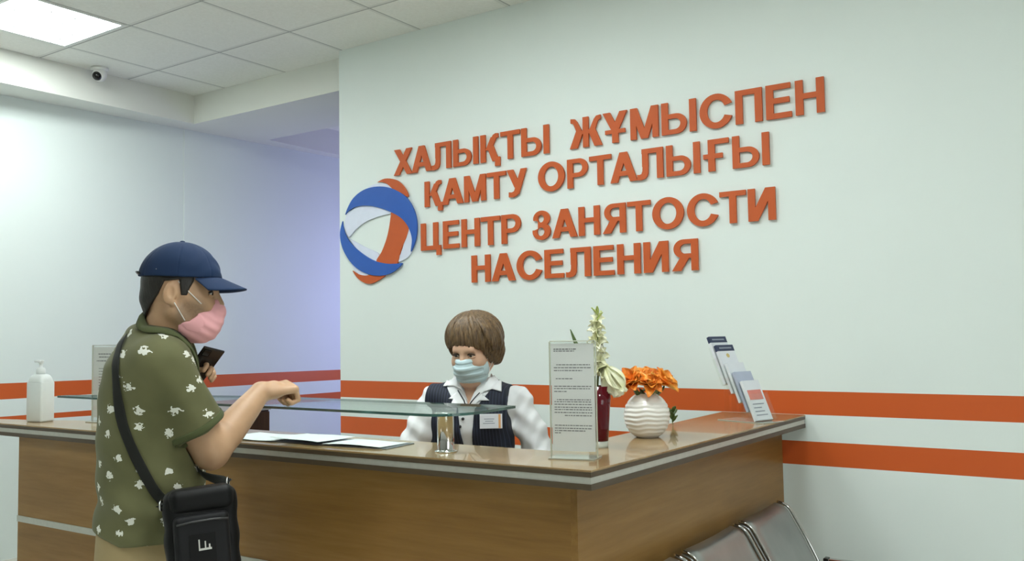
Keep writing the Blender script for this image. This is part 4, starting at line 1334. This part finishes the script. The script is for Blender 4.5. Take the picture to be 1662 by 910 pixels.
lo = [min(p[i] for p in (hipc, elR, wrR, elL, palm0, Hm.c, shR, shL)) - .30 for i in range(3)]; hi = [max(p[i] for p in (hipc, elR, wrR, elL, palm0, Hm.c, shR, shL)) + .30 for i in range(3)]
lo[2] = 0.0
_j = Hm.p(.038, -.060, -.062) - man_foot
M_SKIN = skin_mat('skin_tan', srgb(188, 150, 116), srgb(202, 162, 128), (tuple(_j), .062, srgb(120, 98, 78)))
body = sdf_obj('body', body_f, lo, hi, .0035, M_SKIN, MAN)
eyes(Hm, MAN, M_EYEW, M_IRIS, M_SKIN, M_BROW)
# hair: under the cap, behind and before the ear
hp = [(-.125, .075), (-.125, -.062), (-.098, -.072), (-.080, -.045), (-.052, -.006), (-.036, .030), (.004, .036), (.007, .012), (.010, -.008), (.026, -.008), (.032, .012), (.042, .034), (.042, .075)]
hair_f = isect(smin(.02, off(Hm.ell((-.012, 0, .030), (.098, .077, .098)), .006 * Hm.k), off(Hm.cone((-.075, 0, -.02), (-.062, 0, -.07), .036, .030), .006)), poly2d([(a * Hm.k, b * Hm.k) for a, b in hp], Hm.R[:, 0], Hm.R[:, 2], Hm.c), .006)
hc = Hm.c
sdf_obj('hair', hair_f, hc - .20, hc + .20, .003, M_HAIRB, MAN)
# cap: crown, brim, button, strap
crown = Hm.ell((-.008, 0, .038), (.116, .091, .112))
crown_f = isect(crown, lambda P: -(Hm.local(P)[:, 2] - (.044 + .04 * np.maximum(Hm.local(P)[:, 0] - .02, 0))) * Hm.k, .003)
def crown_wr(P):
    q = Hm.local(P); a = np.arctan2(q[:, 1], q[:, 0])
    seam = np.abs(((a / (PI / 3)) % 1.0) - .5) * (PI / 3)
    return crown_f(P) - .0012 * np.sin(q[:, 2] * 150 + 3 * np.sin(a * 4)) * np.clip((q[:, 0] + .02) * 8, 0, 1) + .0016 * np.exp(-(seam / .02) ** 2)
cap = sdf_obj('cap', crown_wr, hc - .20, hc + .22, .003, M_NAVYCAP, MAN)
bm = BM(); top_r, bot_r = [], []
NA, NR = 36, 10
for side, th in ((0, .0), (1, -.0035)):
    rows = []
    for i in range(NA + 1):
        a = (i / NA * 2 - 1) * math.radians(62); row = []
        ext = .076 * math.cos(a * .92) ** .55
        for j in range(NR + 1):
            t_ = j / NR
            x = -.008 + .112 * math.cos(a) + ext * t_ * (.55 + .45 * math.cos(a)); y = (.088 + .012 * t_) * math.sin(a)
            z = .047 + .004 * math.cos(a) - .030 * t_ * math.cos(a) - .27 * (y * y) / .09 * (.35 + .65 * t_) + th
            row.append(bm.verts.new(Hm.p(x, y, z)))
        rows.append(row)
    for i in range(NA):
        for j in range(NR):
            q = (rows[i][j], rows[i][j + 1], rows[i + 1][j + 1], rows[i + 1][j]); bm.faces.new(q if side == 0 else q[::-1])
    (top_r if side == 0 else bot_r).extend(rows)
for i in range(NA): bm.faces.new((top_r[i][NR], bot_r[i][NR], bot_r[i + 1][NR], top_r[i + 1][NR]))
bmesh.ops.recalc_face_normals(bm, faces=bm.faces)
link_mesh('brim', bm, M_NAVYCAP, cap, math.radians(60))
bm = BM(); bmesh.ops.create_uvsphere(bm, u_segments=16, v_segments=8, radius=.008, matrix=Matrix.Translation(Hm.p(-.008, 0, .150)) @ Matrix.Diagonal((1, 1, .5, 1))); link_mesh('button', bm, M_NAVYCAP, cap, True)
bm = BM(); add_tube(bm, [Hm.p(-.008 + .118 * math.cos(q), .093 * math.sin(q), .052) for q in np.linspace(PI - .5, PI + .5, 9)], .008, 8, flat=.3); link_mesh('rear_strap', bm, M_BLACKGLOSS, cap, True)
bm = BM(); p0 = cast(crown_f, 252, 450, .0005); p1 = cast(crown_f, 253.5, 436, .0005)
if p0 and p1: add_tube(bm, [p0, (p0 + p1) / 2 + Vector(-r2 * .001), p1], .0009, 6); link_mesh('tag', bm, M_STRAPW, cap, True)['label'] = 'small pale stitched tag'
# pink mask
mk = [(.059, -.030), (.056, -.062), (.036, -.080), (.004, -.086), (.002, -.130), (.045, -.147), (.092, -.138), (.120, -.085), (.126, -.045), (.118, -.016), (.100, -.012)]
mask_b = smin(.03, Hm.ell((.042, 0, -.078), (.076, .066, .062)), Hm.cone((.085, 0, -.012), (.105, 0, -.045), .012, .020), Hm.ell((.052, 0, -.100), (.045, .050, .034)))
def mask_pl(P):
    q = Hm.local(P); return mask_b(P) + .0012 * np.sin((q[:, 2] * .8 + q[:, 0] * .5) * 260) * (np.abs(q[:, 1]) < .06)
mask_f = isect(mask_pl, poly2d([(a * Hm.k, b * Hm.k) for a, b in mk], Hm.R[:, 0], Hm.R[:, 2], Hm.c), .003)
mask = sdf_obj('face_mask', mask_f, hc - .20, hc + .2, .003, M_PINKM, MAN)
face_all = smin(.004, head, mask_f)
for (a, b) in (((289, 456), (327, 493)), ((283, 491), (300, 520))):
    pts = [cast(face_all, a[0] + (b[0] - a[0]) * k / 7, a[1] + (b[1] - a[1]) * k / 7, .0015, 2.2, 3.2) for k in range(8)]
    pts = [p for p in pts if p is not None]
    bm = BM(); add_tube(bm, pts, .0017, 6); link_mesh('ear_loop', bm, M_STRAPW, mask, True)
# trousers and shoes
trou = smin(.03, off(hips, .012), *[off(legs[k], .016) for k in (0, 2)])
trou = isect(trou, lambda P: .055 - P[:, 2], .004); trou = isect(trou, plane(hipc + arr((0, 0, .10)), (0, 0, 1)), .004)
sdf_obj('trousers', trou, [lo[0], lo[1], 0], [hi[0], hi[1], 1.1], .006, M_KHAKI, MAN)
M_SHOE = plain('shoe_dark', srgb(40, 38, 36), .5)
for s in (1, -1):
    a = feet[s]; sh = isect(smin(.03, rcone(a - mf * .035 - arr((0, 0, .045)), a + mf * .165 - arr((0, 0, .055)), .044, .036), ellips(a - arr((0, 0, .02)), (.05, .05, .05))), lambda P: .002 - P[:, 2], .004)
    sdf_obj('shoe', sh, [a[0] - .3, a[1] - .3, -.01], [a[0] + .3, a[1] + .3, .2], .005, M_SHOE, MAN)
# polo shirt: torso, shoulders, short sleeves
SHAX = nrm(elR - shR); SLE = shR + SHAX * .215; SHAXL = nrm(elL - shL); SLEL = shL + SHAXL * .215
yoke = smin(.05, rcone(shR, A_(246, 566, 2.74), .074, .078), rcone(shL, A_(242, 566, 2.80), .066, .078))
sleeveR = isect(chain([shR - SHAX * .02, shR + SHAX * .10, shR + SHAX * .24], [.080, .079, .082]), plane(SLE, SHAX + .12 * zz * 0), .003)
sleeveL = isect(chain([shL - SHAXL * .00, shL + SHAXL * .10, shL + SHAXL * .24], [.068, .070, .078]), plane(SLEL, SHAXL), .003)
shirt_b = smin(.06, torso, yoke); shirt_b = smin(.022, shirt_b, sleeveR, sleeveL)
nk = Hm.c
def shirt_fold(P):
    u = (P - A_(245, 700, 2.76).astype(F32)) @ mf.astype(F32); v = (P - A_(245, 700, 2.76).astype(F32)) @ ml.astype(F32); z = P[:, 2]
    low = np.clip((1.12 - z) * 5, 0, 1)
    w_ = .0045 * np.sin(z * 46 + u * 22 - v * 10) * low * np.clip((z - .80) * 12, 0, 1)
    w_ += .0050 * np.sin(u * 55 + z * 9) * np.clip((.95 - z) * 5, 0, 1)
    w_ += .0035 * np.sin((z * .7 + u * 1.0) * 60 + v * 8) * np.clip((z - 1.0) * 4, 0, 1) * np.clip((1.36 - z) * 6, 0, 1)
    return w_
shirt_f = lambda P: shirt_b(P) + shirt_fold(P)
open_f = smin(.02, rcone(A_(262, 565, 2.76), A_(278, 500, 2.75), .058, .064), rcone(A_(300, 575, 2.74), A_(296, 520, 2.74), .03, .05))
_tc = A_(245, 880, 2.76).astype(F32)
def hem_f(P):
    u = (P - _tc) @ mf.astype(F32); return HEM + .42 * np.maximum(0, -u - .075) - P[:, 2]
shirt_c = isect(shirt_f, hem_f, .004)
shirt_c = sub(shirt_c, off(rcone(shR + SHAX * .13, elR, .056, .052), .006), .003)
shirt_c = sub(shirt_c, off(rcone(shL + SHAXL * .13, elL, .055, .050), .006), .003)
shirt_c = sub(shirt_c, isect(open_f, plane(A_(262, 556, 2.75), (-.45 * r2 - arr((0, 0, 1)))), .004), .004)
M_SHIRT = shirt_mat()
slo, shi = list(lo), list(hi); slo[2] = HEM - .03; shi[2] = 1.55
shirt = sdf_obj('polo_shirt', shirt_c, slo, shi, .004, M_SHIRT, MAN)
M_OLIVE = cloth_mat('collar_olive', srgb(86, 92, 60), .85)
# sleeve cuff and collar
bm = BM()
ring = []
for k in range(33):
    a = 2 * PI * k / 32; e1 = nrm(np.cross(SHAX, r2)); e2 = np.cross(SHAX, e1); ring.append(e1 * math.cos(a) + e2 * math.sin(a))
cufft = [Vector(snap(shirt_f, SLE - SHAX * .014 + q * .08, .0015)) for q in ring]
add_tube(bm, cufft, .011, 8, flat=.22, nrm=[Vector(q) for q in ring], caps=False); link_mesh('cuff', bm, M_OLIVE, shirt, True)
bm = BM()
ca, cb = A_(262, 552, 2.76), A_(272, 520, 2.75); axn = nrm(cb - ca)
cx = nrm(r2 - axn * (r2 @ axn)); cy = np.cross(axn, cx)
inn, out_, foldl = [], [], []
K = 48; GAP = .16
for i in range(K + 1):
    a = GAP + (2 * PI - 2 * GAP) * i / K; c_, s_ = math.cos(a), math.sin(a)          # a = 0 is the front
    fr = (1 + c_) / 2
    top = A_(269, 533, 2.755) + cx * c_ * (.072 if c_ > 0 else .066) + cy * s_ * .070 - arr((0, 0, 1)) * (.052 * fr ** 1.2 - .036 * (1 - fr))
    botm = top + (cx * c_ * 1.0 + cy * s_ * 1.0) * (.020 + .008 * fr) - arr((0, 0, 1)) * (.036 + .026 * fr ** 6)
    botm = np.array(snap(shirt_f, botm, .006)); top = top if shirt_f(top[None].astype(F32))[0] > -.004 else np.array(snap(shirt_f, top, .004))
    inn.append(top); out_.append(botm); foldl.append(top - (cx * c_ + cy * s_) * .004 - arr((0, 0, 1)) * .035)
V_ = [[bm.verts.new(p) for p in L_] for L_ in (foldl, inn, [snap(shirt_f, (a + b) / 2 + nrm(a - A_(269, 540, 2.755)) * .004, max(.006, float(shirt_f(((a + b) / 2)[None].astype(F32))[0]) + .004)) for a, b in zip(inn, out_)], out_)]
for R0, R1 in zip(V_, V_[1:]):
    for i in range(K): bm.faces.new((R0[i], R0[i + 1], R1[i + 1], R1[i]))
bmesh.ops.recalc_face_normals(bm, faces=bm.faces)
bmesh.ops.solidify(bm, geom=bm.faces[:], thickness=.0035)
link_mesh('collar', bm, M_OLIVE, shirt, math.radians(60))

# ---- phone in his left hand
M_PHONE = plain('phone_dark', srgb(34, 28, 27), .22)
PH = thing('phone', 'dark smartphone held up in the left hand of the man in the cap', 'phone', ph_c)
MP = Matrix([[*(c)] for c in np.stack([ph_w, ph_l, ph_n], 1)]).to_4x4(); MP.translation = Vector(ph_c)
bm = BM(); add_box(bm, (-.035, -.074, -.004), (.035, .074, .004), MP, bev=.003, seg=3); pb = link_mesh('body', bm, M_PHONE, PH, math.radians(40))
bm = BM(); add_box(bm, (-.029, .040, -.0058), (-.006, .066, -.004), MP, bev=.002); link_mesh('camera_bump', bm, M_BLACKGLOSS, PH)
bm = BM(); add_box(bm, (-.032, -.070, .0040), (.032, .070, .0045), MP); link_mesh('screen', bm, M_BLACKGLOSS, PH)

# ---- shoulder bag
M_BAG = cloth_mat('bag_black', srgb(9, 9, 10), .5, 500, .2); M_BAG2 = cloth_mat('bag_charcoal', srgb(24, 24, 26), .5, 500, .15); M_ZIP = plain('zip_grey', srgb(62, 62, 62), .4)
M_LOGO = plain('bag_logo_light', srgb(206, 206, 200), .4); M_STRAP = cloth_mat('bag_strap', srgb(36, 37, 34), .7, 400, .1)
bc = A_(327, 860, 2.52)
bx = nrm(.90 * r2 + .42 * d2 + arr((0, 0, .06))); bz = nrm(arr((0, 0, 1)) - .20 * r2); bz = nrm(bz - bx * (bz @ bx)); by = np.cross(bz, bx)      # by points away from the viewer
BAG = thing('shoulder_bag', 'black shoulder bag with zip pockets hanging at the hip of the man in the cap', 'bag', bc)
BR = np.stack([bx, by, bz], 1)
def bp(x, y, z): return bc + bx * x + by * y + bz * z
def bag_f(P):
    q = (P - bc.astype(F32)) @ BR.astype(F32)
    h = rbox((0, 0, 0), (.098, .048, .118), .026)(q * V3((1 + 0, 1, 1)))
    return h - .002 * np.sin(q[:, 2] * 70 + q[:, 0] * 30)
main = sdf_obj('compartment', bag_f, bc - .2, bc + .2, .004, M_BAG, BAG)
pocket = lambda P: rbox((-.004, -.048, -.030), (.074, .018, .082), .016)((P - bc.astype(F32)) @ BR.astype(F32))
pk = sdf_obj('front_pocket', pocket, bc - .2, bc + .2, .004, M_BAG2, BAG)
flap = lambda P: rbox((.002, -.008, .088), (.088, .050, .034), .024)((P - bc.astype(F32)) @ BR.astype(F32))
sdf_obj('flap', flap, bc - .2, bc + .2, .004, M_BAG, BAG)
bm = BM(); MB_ = Matrix([[*(c)] for c in BR]).to_4x4(); MB_.translation = Vector(bc)
add_box(bm, (-.040, -.0680, -.082), (.030, -.0655, .000), MB_, bev=.001); pp = link_mesh('patch', bm, M_BAG, pk)
bm = BM()
add_union(bm, [rect(-.016, -.046, -.0125, -.016), rect(-.016, -.046, .018, -.0405), rect(0, -.042, .0035, -.022), rect(.0105, -.042, .0145, -.031)], [], MB_ @ Matrix(((1, 0, 0, 0), (0, 0, -1, -.0678), (0, 1, 0, 0), (0, 0, 0, 1))), .0012)
bmesh.ops.recalc_face_normals(bm, faces=bm.faces); link_mesh('logo', bm, M_LOGO, pp)
bm = BM(); add_tube(bm, [bp(-.070, -.068, .030), bp(-.03, -.070, .034), bp(.03, -.070, .034), bp(.066, -.068, .030)], .0028, 8); link_mesh('zipper', bm, M_ZIP, pk, True)
bm = BM(); add_tube(bm, [bp(.058, -.050, .022), bp(.092, -.030, .032)], .0025, 8); link_mesh('piping', bm, M_ZIP, main, True)
bm = BM(); add_tube(bm, [bp(.060, -.050, .004), bp(.093, -.030, .014)], .0025, 8); link_mesh('piping', bm, M_ZIP, main, True)
# strap: from the rear ring up across the back, over the left shoulder, down the chest to the front ring
sp_px = [(268, 818), (251, 796), (233, 766), (214, 728), (199, 688), (190, 640), (187, 598), (191, 570), (200, 548)]
cloth_all = smin(.01, shirt_f, off(torso, -.01))
back = [cast(shirt_f, x, y, .003, 2.2, 3.3) for x, y in sp_px]; back = [p for p in back if p is not None]
sp2 = [snap(shirt_f, p, .003) for p in (A_(206, 548, 2.86), A_(228, 553, 2.92), A_(262, 580, 2.93), A_(290, 620, 2.88), A_(316, 670, 2.82), A_(332, 720, 2.77), A_(340, 762, 2.70))]
ring_r, ring_f = Vector(bp(-.102, -.012, .085)), Vector(bp(.080, .0, .122))
back[0] = Vector(snap(shirt_f, back[0], .014)); back[1] = Vector(snap(shirt_f, back[1], .006))
path = [ring_r] + back + sp2 + [ring_f]
path = smooth_path(path, 4)
nr_ = [Vector(g) for g in grad(lambda P: shirt_f(P), np.array(path, dtype=F32), .01)]
bm = BM(); add_tube(bm, path, .0155, 10, flat=.11, nrm=nr_); link_mesh('strap', bm, M_STRAP, BAG, True)
for p_ in (ring_r, ring_f):
    bm = BM(); add_tube(bm, [p_ + Vector(bx) * .012 * math.cos(q) * .4 + Vector(bz) * .014 * math.sin(q) + Vector(by) * .016 * math.cos(q) for q in np.linspace(0, 2 * PI, 17)], .0025, 8, caps=False); link_mesh('ring', bm, M_CHROME, BAG, True)

# ================================================================== the woman behind the counter
WD = 3.47
wf = nrm(-.96 * d2 - .26 * r2); wl = nrm(np.cross(zz, wf))             # facing; her left (right side of the photograph)
WF0 = A_(768, 720, WD + .16); WF0[2] = 0
WOM = thing('person', 'woman in navy pinstripe vest, white blouse and pale blue mask behind the counter', 'person', WF0)
W_ = lambda px, py, d=WD: A_(px, py, d)
wrows = [(W_(769, 612), .055, .066), (W_(769, 628), .078, .130), (W_(768, 645), .098, .165), (W_(766, 668), .116, .168), (W_(764, 695), .118, .164), (W_(763, 725, WD + .02), .110, .158), (W_(763, 770, WD + .07), .108, .152), (W_(763, 820, WD + .13), .118, .165), (W_(763, 860, WD + .17), .122, .172)]
wt = slices(wrows, wf, wl)
wshR, wshL = W_(706, 648, WD), W_(840, 650, WD)                       # her right, her left
welR, welL = W_(666, 736, WD - .02), W_(882, 746, WD - .02)
whR, whL = arr((-2.285, 2.585, .800)), arr((-1.735, 2.600, .800))
Hw = Frame(W_(769, 568, WD - .03), nrm(-.90 * d2 - .42 * r2 + arr((0, 0, -.24))), (0, 0, 1), 1.0)
headw = head_sdf(Hw, .97)
neckw = rcone(W_(770, 632, WD), W_(772, 592, WD), .050, .048)
whips = slices([(W_(763, 840, WD + .15), .115, .165), (W_(763, 890, WD + .18), .120, .175), (W_(763, 930, WD + .18), .115, .172), (W_(763, 965, WD + .18), .10, .15)], wf, wl)
wlegs = []; wfeet = {}
hc0 = W_(763, 905, WD + .18)
for s in (1, -1):
    hip = hc0 + wl * s * .082; knee = arr((hip[0], hip[1], .44)) + wf * .02; ank = arr((knee[0], knee[1], .085)) - wf * .02
    wlegs += [chain([hip, knee, ank], [.082, .055, .038]), rcone(ank - wf * .015 - arr((0, 0, .05)), ank + wf * .13 - arr((0, 0, .058)), .028, .022)]; wfeet[s] = ank
arms = []
for sh, el, wr in ((wshR, welR, whR), (wshL, welL, whL)):
    arms.append(smin(.015, chain([sh, el], [.044, .040]), chain([el, el * .5 + wr * .5, wr], [.043, .037, .026])))
hands = []
for s, el, wr in ((-1, welR, whR), (1, welL, whL)):
    fw_ = nrm(wf * .9 + wl * s * -.15 + arr((0, 0, -.05))); up_ = nrm(arr((0, 0, 1)) - fw_ * fw_[2]); la = np.cross(up_, fw_) * 1.0
    la = la if (la @ wl) * -s > 0 else -la
    hands.append(hand_sdf(wr, fw_, la, up_, (.20, .35, .25), .90, (.7, .3), .12))
wbody = smin(.03, off(wt, -.016), whips, *wlegs); wbody = smin(.02, wbody, neckw, *arms); wbody = smin(.012, wbody, *hands); wbody = smin(.018, wbody, headw)
pts_ = (welR, welL, whR, whL, Hw.c, hc0, wshR, wshL)
wlo = [min(p[i] for p in pts_) - .26 for i in range(3)]; whi = [max(p[i] for p in pts_) + .26 for i in range(3)]; wlo[2] = 0.0
sdf_obj('body', wbody, wlo, whi, .0035, M_SKINW, WOM)
eyes(Hw, WOM, M_EYEW, M_IRIS, M_SKINW, plain('eyebrow_brown', srgb(72, 54, 40), .8))
hw = Hw.c
# hair: short full bob with fringe
def hairw(P):
    q = Hw.local(P); x, y, z = q[:, 0], q[:, 1], q[:, 2]; a = np.arctan2(y, x + .01)
    d = smin(.03, ellips((-.016, 0, .046), (.112, .106, .102)), ellips((-.045, 0, -.015), (.085, .100, .085)))(q)
    d = d + .0022 * np.sin(a * 26 + z * 40 + 2 * np.sin(z * 30)) + .0015 * np.sin(a * 57 + z * 20)
    # face opening below the fringe
    fringe = .027 + .012 * np.cos(y * 28) - .10 * np.maximum(np.abs(y) - .045, 0) + .0012 * np.sin(y * 150 + 1) - .10 * y
    face_open = np.maximum(np.maximum(z - fringe, np.abs(y) - (.064 + .10 * np.maximum(-z, 0) * 0)), .012 - x)
    side_cut = np.maximum(-(z + .052 + .15 * np.maximum(-.0 - x, 0) - .0), -9)
    low = -(z + .055 + .35 * np.clip(-x, 0, .10))
    d = smax2(d, -face_open, .008)
    return smax2(d, low, .012) * Hw.k
hair_o = sdf_obj('hair', hairw, hw - .20, hw + .22, .0028, M_HAIRW, WOM)
bm = BM(); rl = random.Random(9)
HC, HR = arr((-.018, 0, .040)), arr((.112, .106, .106))
for k in range(230):
    ph = rl.uniform(-PI, PI); front = abs(ph) < .95
    side = abs(ph) / PI
    te = (1.22 + .05 * math.cos(ph * 3) - .10 * (ph / .95)) if front else (2.02 + .28 * side)
    if .95 <= abs(ph) < 1.35: te = 1.60 + (abs(ph) - .95) * 1.0
    te += rl.uniform(-.10, .08); ts = rl.uniform(.02, .9 * te * .6)
    rad = rl.uniform(1.0, 1.045); sw = rl.uniform(-.12, .12) + .30; pts = []; rs = []
    for i in range(11):
        q = i / 10; th = ts + (te - ts) * q; p2_ = ph + sw * (th - te) * .6
        e = arr((math.sin(th) * math.cos(p2_), math.sin(th) * math.sin(p2_), math.cos(th)))
        rr_ = rad + .05 * math.sin(th * 1.1) ** 2 * (1 - q) - (.10 * max(0, th - 1.75) if not front else .03 * q)
        c_ = HC + HR * e * rr_
        pts.append(Vector(Hw.p(*c_))); rs.append(.0090 * math.sin(PI * min(1, .12 + .80 * q + .06)) ** .7 + .0006)
    nl = [(p - Vector(Hw.p(*HC))).normalized() for p in pts]
    add_tube(bm, pts, rs, 7, flat=.42, nrm=nl)
link_mesh('strands', bm, M_HAIRW, hair_o, True)
# pale blue pleated mask
def maskw(P):
    q = Hw.local(P); x, y, z = q[:, 0], q[:, 1], q[:, 2]
    b = smin(.03, ellips((.034, 0, -.058), (.076, .070, .076)), rcone((.090, 0, -.012), (.102, 0, -.044), .018, .025))(q)
    b = b + .0018 * np.tanh(np.sin((z + .01) * 230) * 3) * (np.abs(y) < .064)
    reg = np.maximum(np.maximum(z - (-.010 - .6 * y * y), -(z + .122 - 2.0 * y * y)), .022 - x)
    return smax2(b, reg, .003)
mw = sdf_obj('face_mask', maskw, hw - .2, hw + .2, .0026, M_BLUEM, WOM)
facew = smin(.004, headw, maskw)
for s in (1, -1):
    for z0, z1 in ((.018, -.028), (-.030, -.085)):
        P0, P1 = Hw.p(-.010, s * .086, z0), Hw.p(.030, s * .066, z1)
        pts = [snap(facew, P0 + (P1 - P0) * k / 6, .0015) for k in range(7)]
        bm = BM(); add_tube(bm, pts, .0015, 6); link_mesh('ear_loop', bm, M_STRAPW, mw, True)
# white blouse
def wr_(P):
    z = P[:, 2]; u = (P - W_(768, 680).astype(F32)) @ wl.astype(F32)
    return .0035 * np.sin(z * 75 + u * 55) * np.clip((np.abs(u) - .12) * 20, 0, 1) + .002 * np.sin(u * 130 - z * 60) * np.clip((np.abs(u) - .13) * 20, 0, 1)
sleeves = []
for sh, el, wr in ((wshR, welR, whR), (wshL, welL, whL)):
    cuff = el * .20 + wr * .80
    sl = smin(.02, chain([sh, sh * .5 + el * .5, el], [.052, .060, .057]), chain([el, el * .55 + cuff * .45, cuff], [.058, .054, .040]))
    sleeves.append(isect(sl, plane(cuff, wr - el), .003))
bl_b = smin(.03, wt, *sleeves); bl_b = smin(.02, bl_b, rcone(wshR, wshL, .050, .050))
nkh = smin(.01, rcone(W_(770, 640, WD), W_(772, 590, WD), .052, .056), poly2d([(-.050, .06), (-.001, -.068), (.001, -.068), (.050, .06)], wl, zz, W_(764, 628, WD - .06)))
blouse_f = lambda P: bl_b(P) + wr_(P)
vneck = isect(nkh, plane(W_(768, 640, WD - .02), -wf), .004)
blouse_c = sub(blouse_f, smin(.004, rcone(W_(770, 640, WD), W_(772, 585, WD), .050, .058), isect(vneck, lambda P: -(blouse_f(P) + .040), .002)), .004)
blouse_c = isect(blouse_c, lambda P: .80 - P[:, 2], .004)
M_BLOUSE = cloth_mat('blouse_white', srgb(234, 236, 238), .8, 800, .02)
bl = sdf_obj('blouse', blouse_c, [wlo[0], wlo[1], .75], [whi[0], whi[1], 1.40], .0035, M_BLOUSE, WOM)
# navy pinstripe vest
n = N('vest_navy_pinstripe'); v, x, y, z = n.xyz()
sx = n.math('ADD', n.math('MULTIPLY', x, float(wl[0])), n.math('MULTIPLY', y, float(wl[1])))
st = n.math('LESS_THAN', n.math('ABSOLUTE', n.math('SUBTRACT', n.math('FRACT', n.math('MULTIPLY', sx, 90.0)), .5)), .10)
n.set(n.mix(n.math('MULTIPLY', st, .5), srgb(21, 27, 44), srgb(66, 74, 98)), .75); M_VEST = n.m
vc = W_(766, 690)
def vest(P):
    q = P - vc.astype(F32); u = q @ wl.astype(F32); fr = q @ wf.astype(F32); z = P[:, 2]
    d = smin(.02, off(wt, .010), rcone(wshR + wl * .005, wshL - wl * .005, .063, .063))(P) + .002 * np.sin(z * 60 + u * 25)
    zs_ = z - float(W_(766, 640)[2])
    arm = np.abs(u) - (.160 + .08 * np.clip(-zs_ - .06, 0, 1) - .14 * np.clip(zs_ + .02, 0, .1))
    d = smax2(d, arm, .006)
    uc = u - .016
    vline = -.30 - zs_                                  # opening narrows to a point low on the front
    halfw = np.clip((zs_ + .34) * .115, 0, .05) + np.clip(zs_ + .045, 0, 1) * .65
    opening = np.maximum(np.abs(uc) - halfw, .0 - fr)
    d = smax2(d, -opening, .004)
    d = smax2(d, -(rcone(W_(770, 640, WD), W_(772, 585, WD), .066, .075)(P)), .004)
    return smax2(d, .80 - z, .004)
ve = sdf_obj('vest', vest, [wlo[0], wlo[1], .75], [whi[0], whi[1], 1.40], .0035, M_VEST, WOM)
surf = smin(.003, vest, blouse_f)
Z6 = lambda L_: [(640 + a / 3.64, 490 + b / 3.64) for a, b in L_]
coll = smin(.004, surf, rcone(W_(770, 632, WD), W_(772, 600, WD), .056, .054))
patch('collar', Z6([(345, 405), (290, 498), (350, 494), (400, 520), (440, 590), (418, 545), (395, 490), (385, 440)]), coll, .003, .003, M_BLOUSE, bl, (2.9, 4.2), 2)
patch('collar', Z6([(575, 365), (632, 412), (632, 530), (578, 514), (530, 530), (444, 600), (470, 555), (530, 500), (565, 440)]), coll, .003, .003, M_BLOUSE, bl, (2.9, 4.2), 2)
patch('lapel', Z6([(372, 530), (322, 572), (346, 574), (335, 608), (430, 612), (410, 570)]), coll, .002, .003, M_BLOUSE, bl, (2.9, 4.2), 2)
patch('lapel', Z6([(508, 535), (562, 582), (505, 582), (470, 612), (440, 612), (470, 570)]), coll, .002, .003, M_BLOUSE, bl, (2.9, 4.2), 2)
M_CORD = plain('blouse_piping_dark', srgb(40, 42, 52), .7)
for L_ in ([(375, 520), (392, 548), (412, 582), (420, 606)], [(505, 535), (480, 560), (455, 590), (445, 606)]):
    pts = [cast(coll, *Z6([p])[0], .006, 2.9, 4.2) for p in L_]; bm = BM(); add_tube(bm, pts, .0022, 6); link_mesh('piping', bm, M_CORD, bl, True)
M_BTN = plain('button_dark', srgb(40, 38, 40), .3)
for (x_, y_) in ((388, 735), (405, 690)):
    p_ = cast(surf, 640 + x_ / 3.64, 490 + y_ / 3.64, .001, 2.9, 4.2)
    bm = BM(); bmesh.ops.create_uvsphere(bm, u_segments=12, v_segments=8, radius=.006, matrix=Matrix.Translation(p_)); link_mesh('button', bm, M_BTN, bl, True)
# dark skirt and shoes, hidden by the counter from the front
M_SKIRT = cloth_mat('skirt_navy', srgb(26, 32, 50), .8)
sk = isect(isect(smin(.05, off(whips, .014), off(wlegs[0], .03), off(wlegs[2], .03)), plane(hc0 + arr((0, 0, .16)), (0, 0, 1)), .004), lambda P: .50 - P[:, 2], .004)
sdf_obj('skirt', sk, [wlo[0], wlo[1], .45], [whi[0], whi[1], 1.1], .007, M_SKIRT, WOM)
for s in (1, -1):
    a = wfeet[s]; sh_ = isect(smin(.025, rcone(a - wf * .03 - arr((0, 0, .05)), a + wf * .14 - arr((0, 0, .055)), .036, .030)), lambda P: .002 - P[:, 2], .004)
    sdf_obj('shoe', sh_, [a[0] - .25, a[1] - .25, -.01], [a[0] + .25, a[1] + .25, .2], .005, M_SHOE, WOM)
# name badge pinned to the vest
M_BADGE = plain('badge_white', srgb(232, 234, 240), .3, var=.01); M_ORB = plain('badge_orange', srgb(232, 176, 120), .4)
bpos = cast(surf, 797, 683, .003, 2.9, 4.2); bn = nrm(wf * .96 + wl * .25); bxv = nrm(np.cross(zz, bn)); bzv = np.cross(bn, bxv)
BDG = thing('name_badge', 'white name badge with orange edge pinned on the navy vest of the woman', 'badge', bpos)
MBd = Matrix([[*(c)] for c in np.stack([bxv, bzv, bn], 1)]).to_4x4(); MBd.translation = bpos + Vector(bn) * .004
bm = BM(); add_box(bm, (-.042, -.027, 0), (.042, .027, .0025), MBd, bev=.0008); cd = link_mesh('card', bm, M_BADGE, BDG)
bm = BM(); add_box(bm, (.028, -.0255, .0025), (.036, .0255, .0030), MBd); link_mesh('edge_band', bm, M_ORB, BDG)
bm = BM()
for k, (a, b) in enumerate(((-.026, .012), (-.022, .008), (-.030, .014))): add_box(bm, (a, .007 - .008 * k, .0025), (b, .0095 - .008 * k, .0029), MBd)
link_mesh('printed_text', bm, M_BROG, cd)
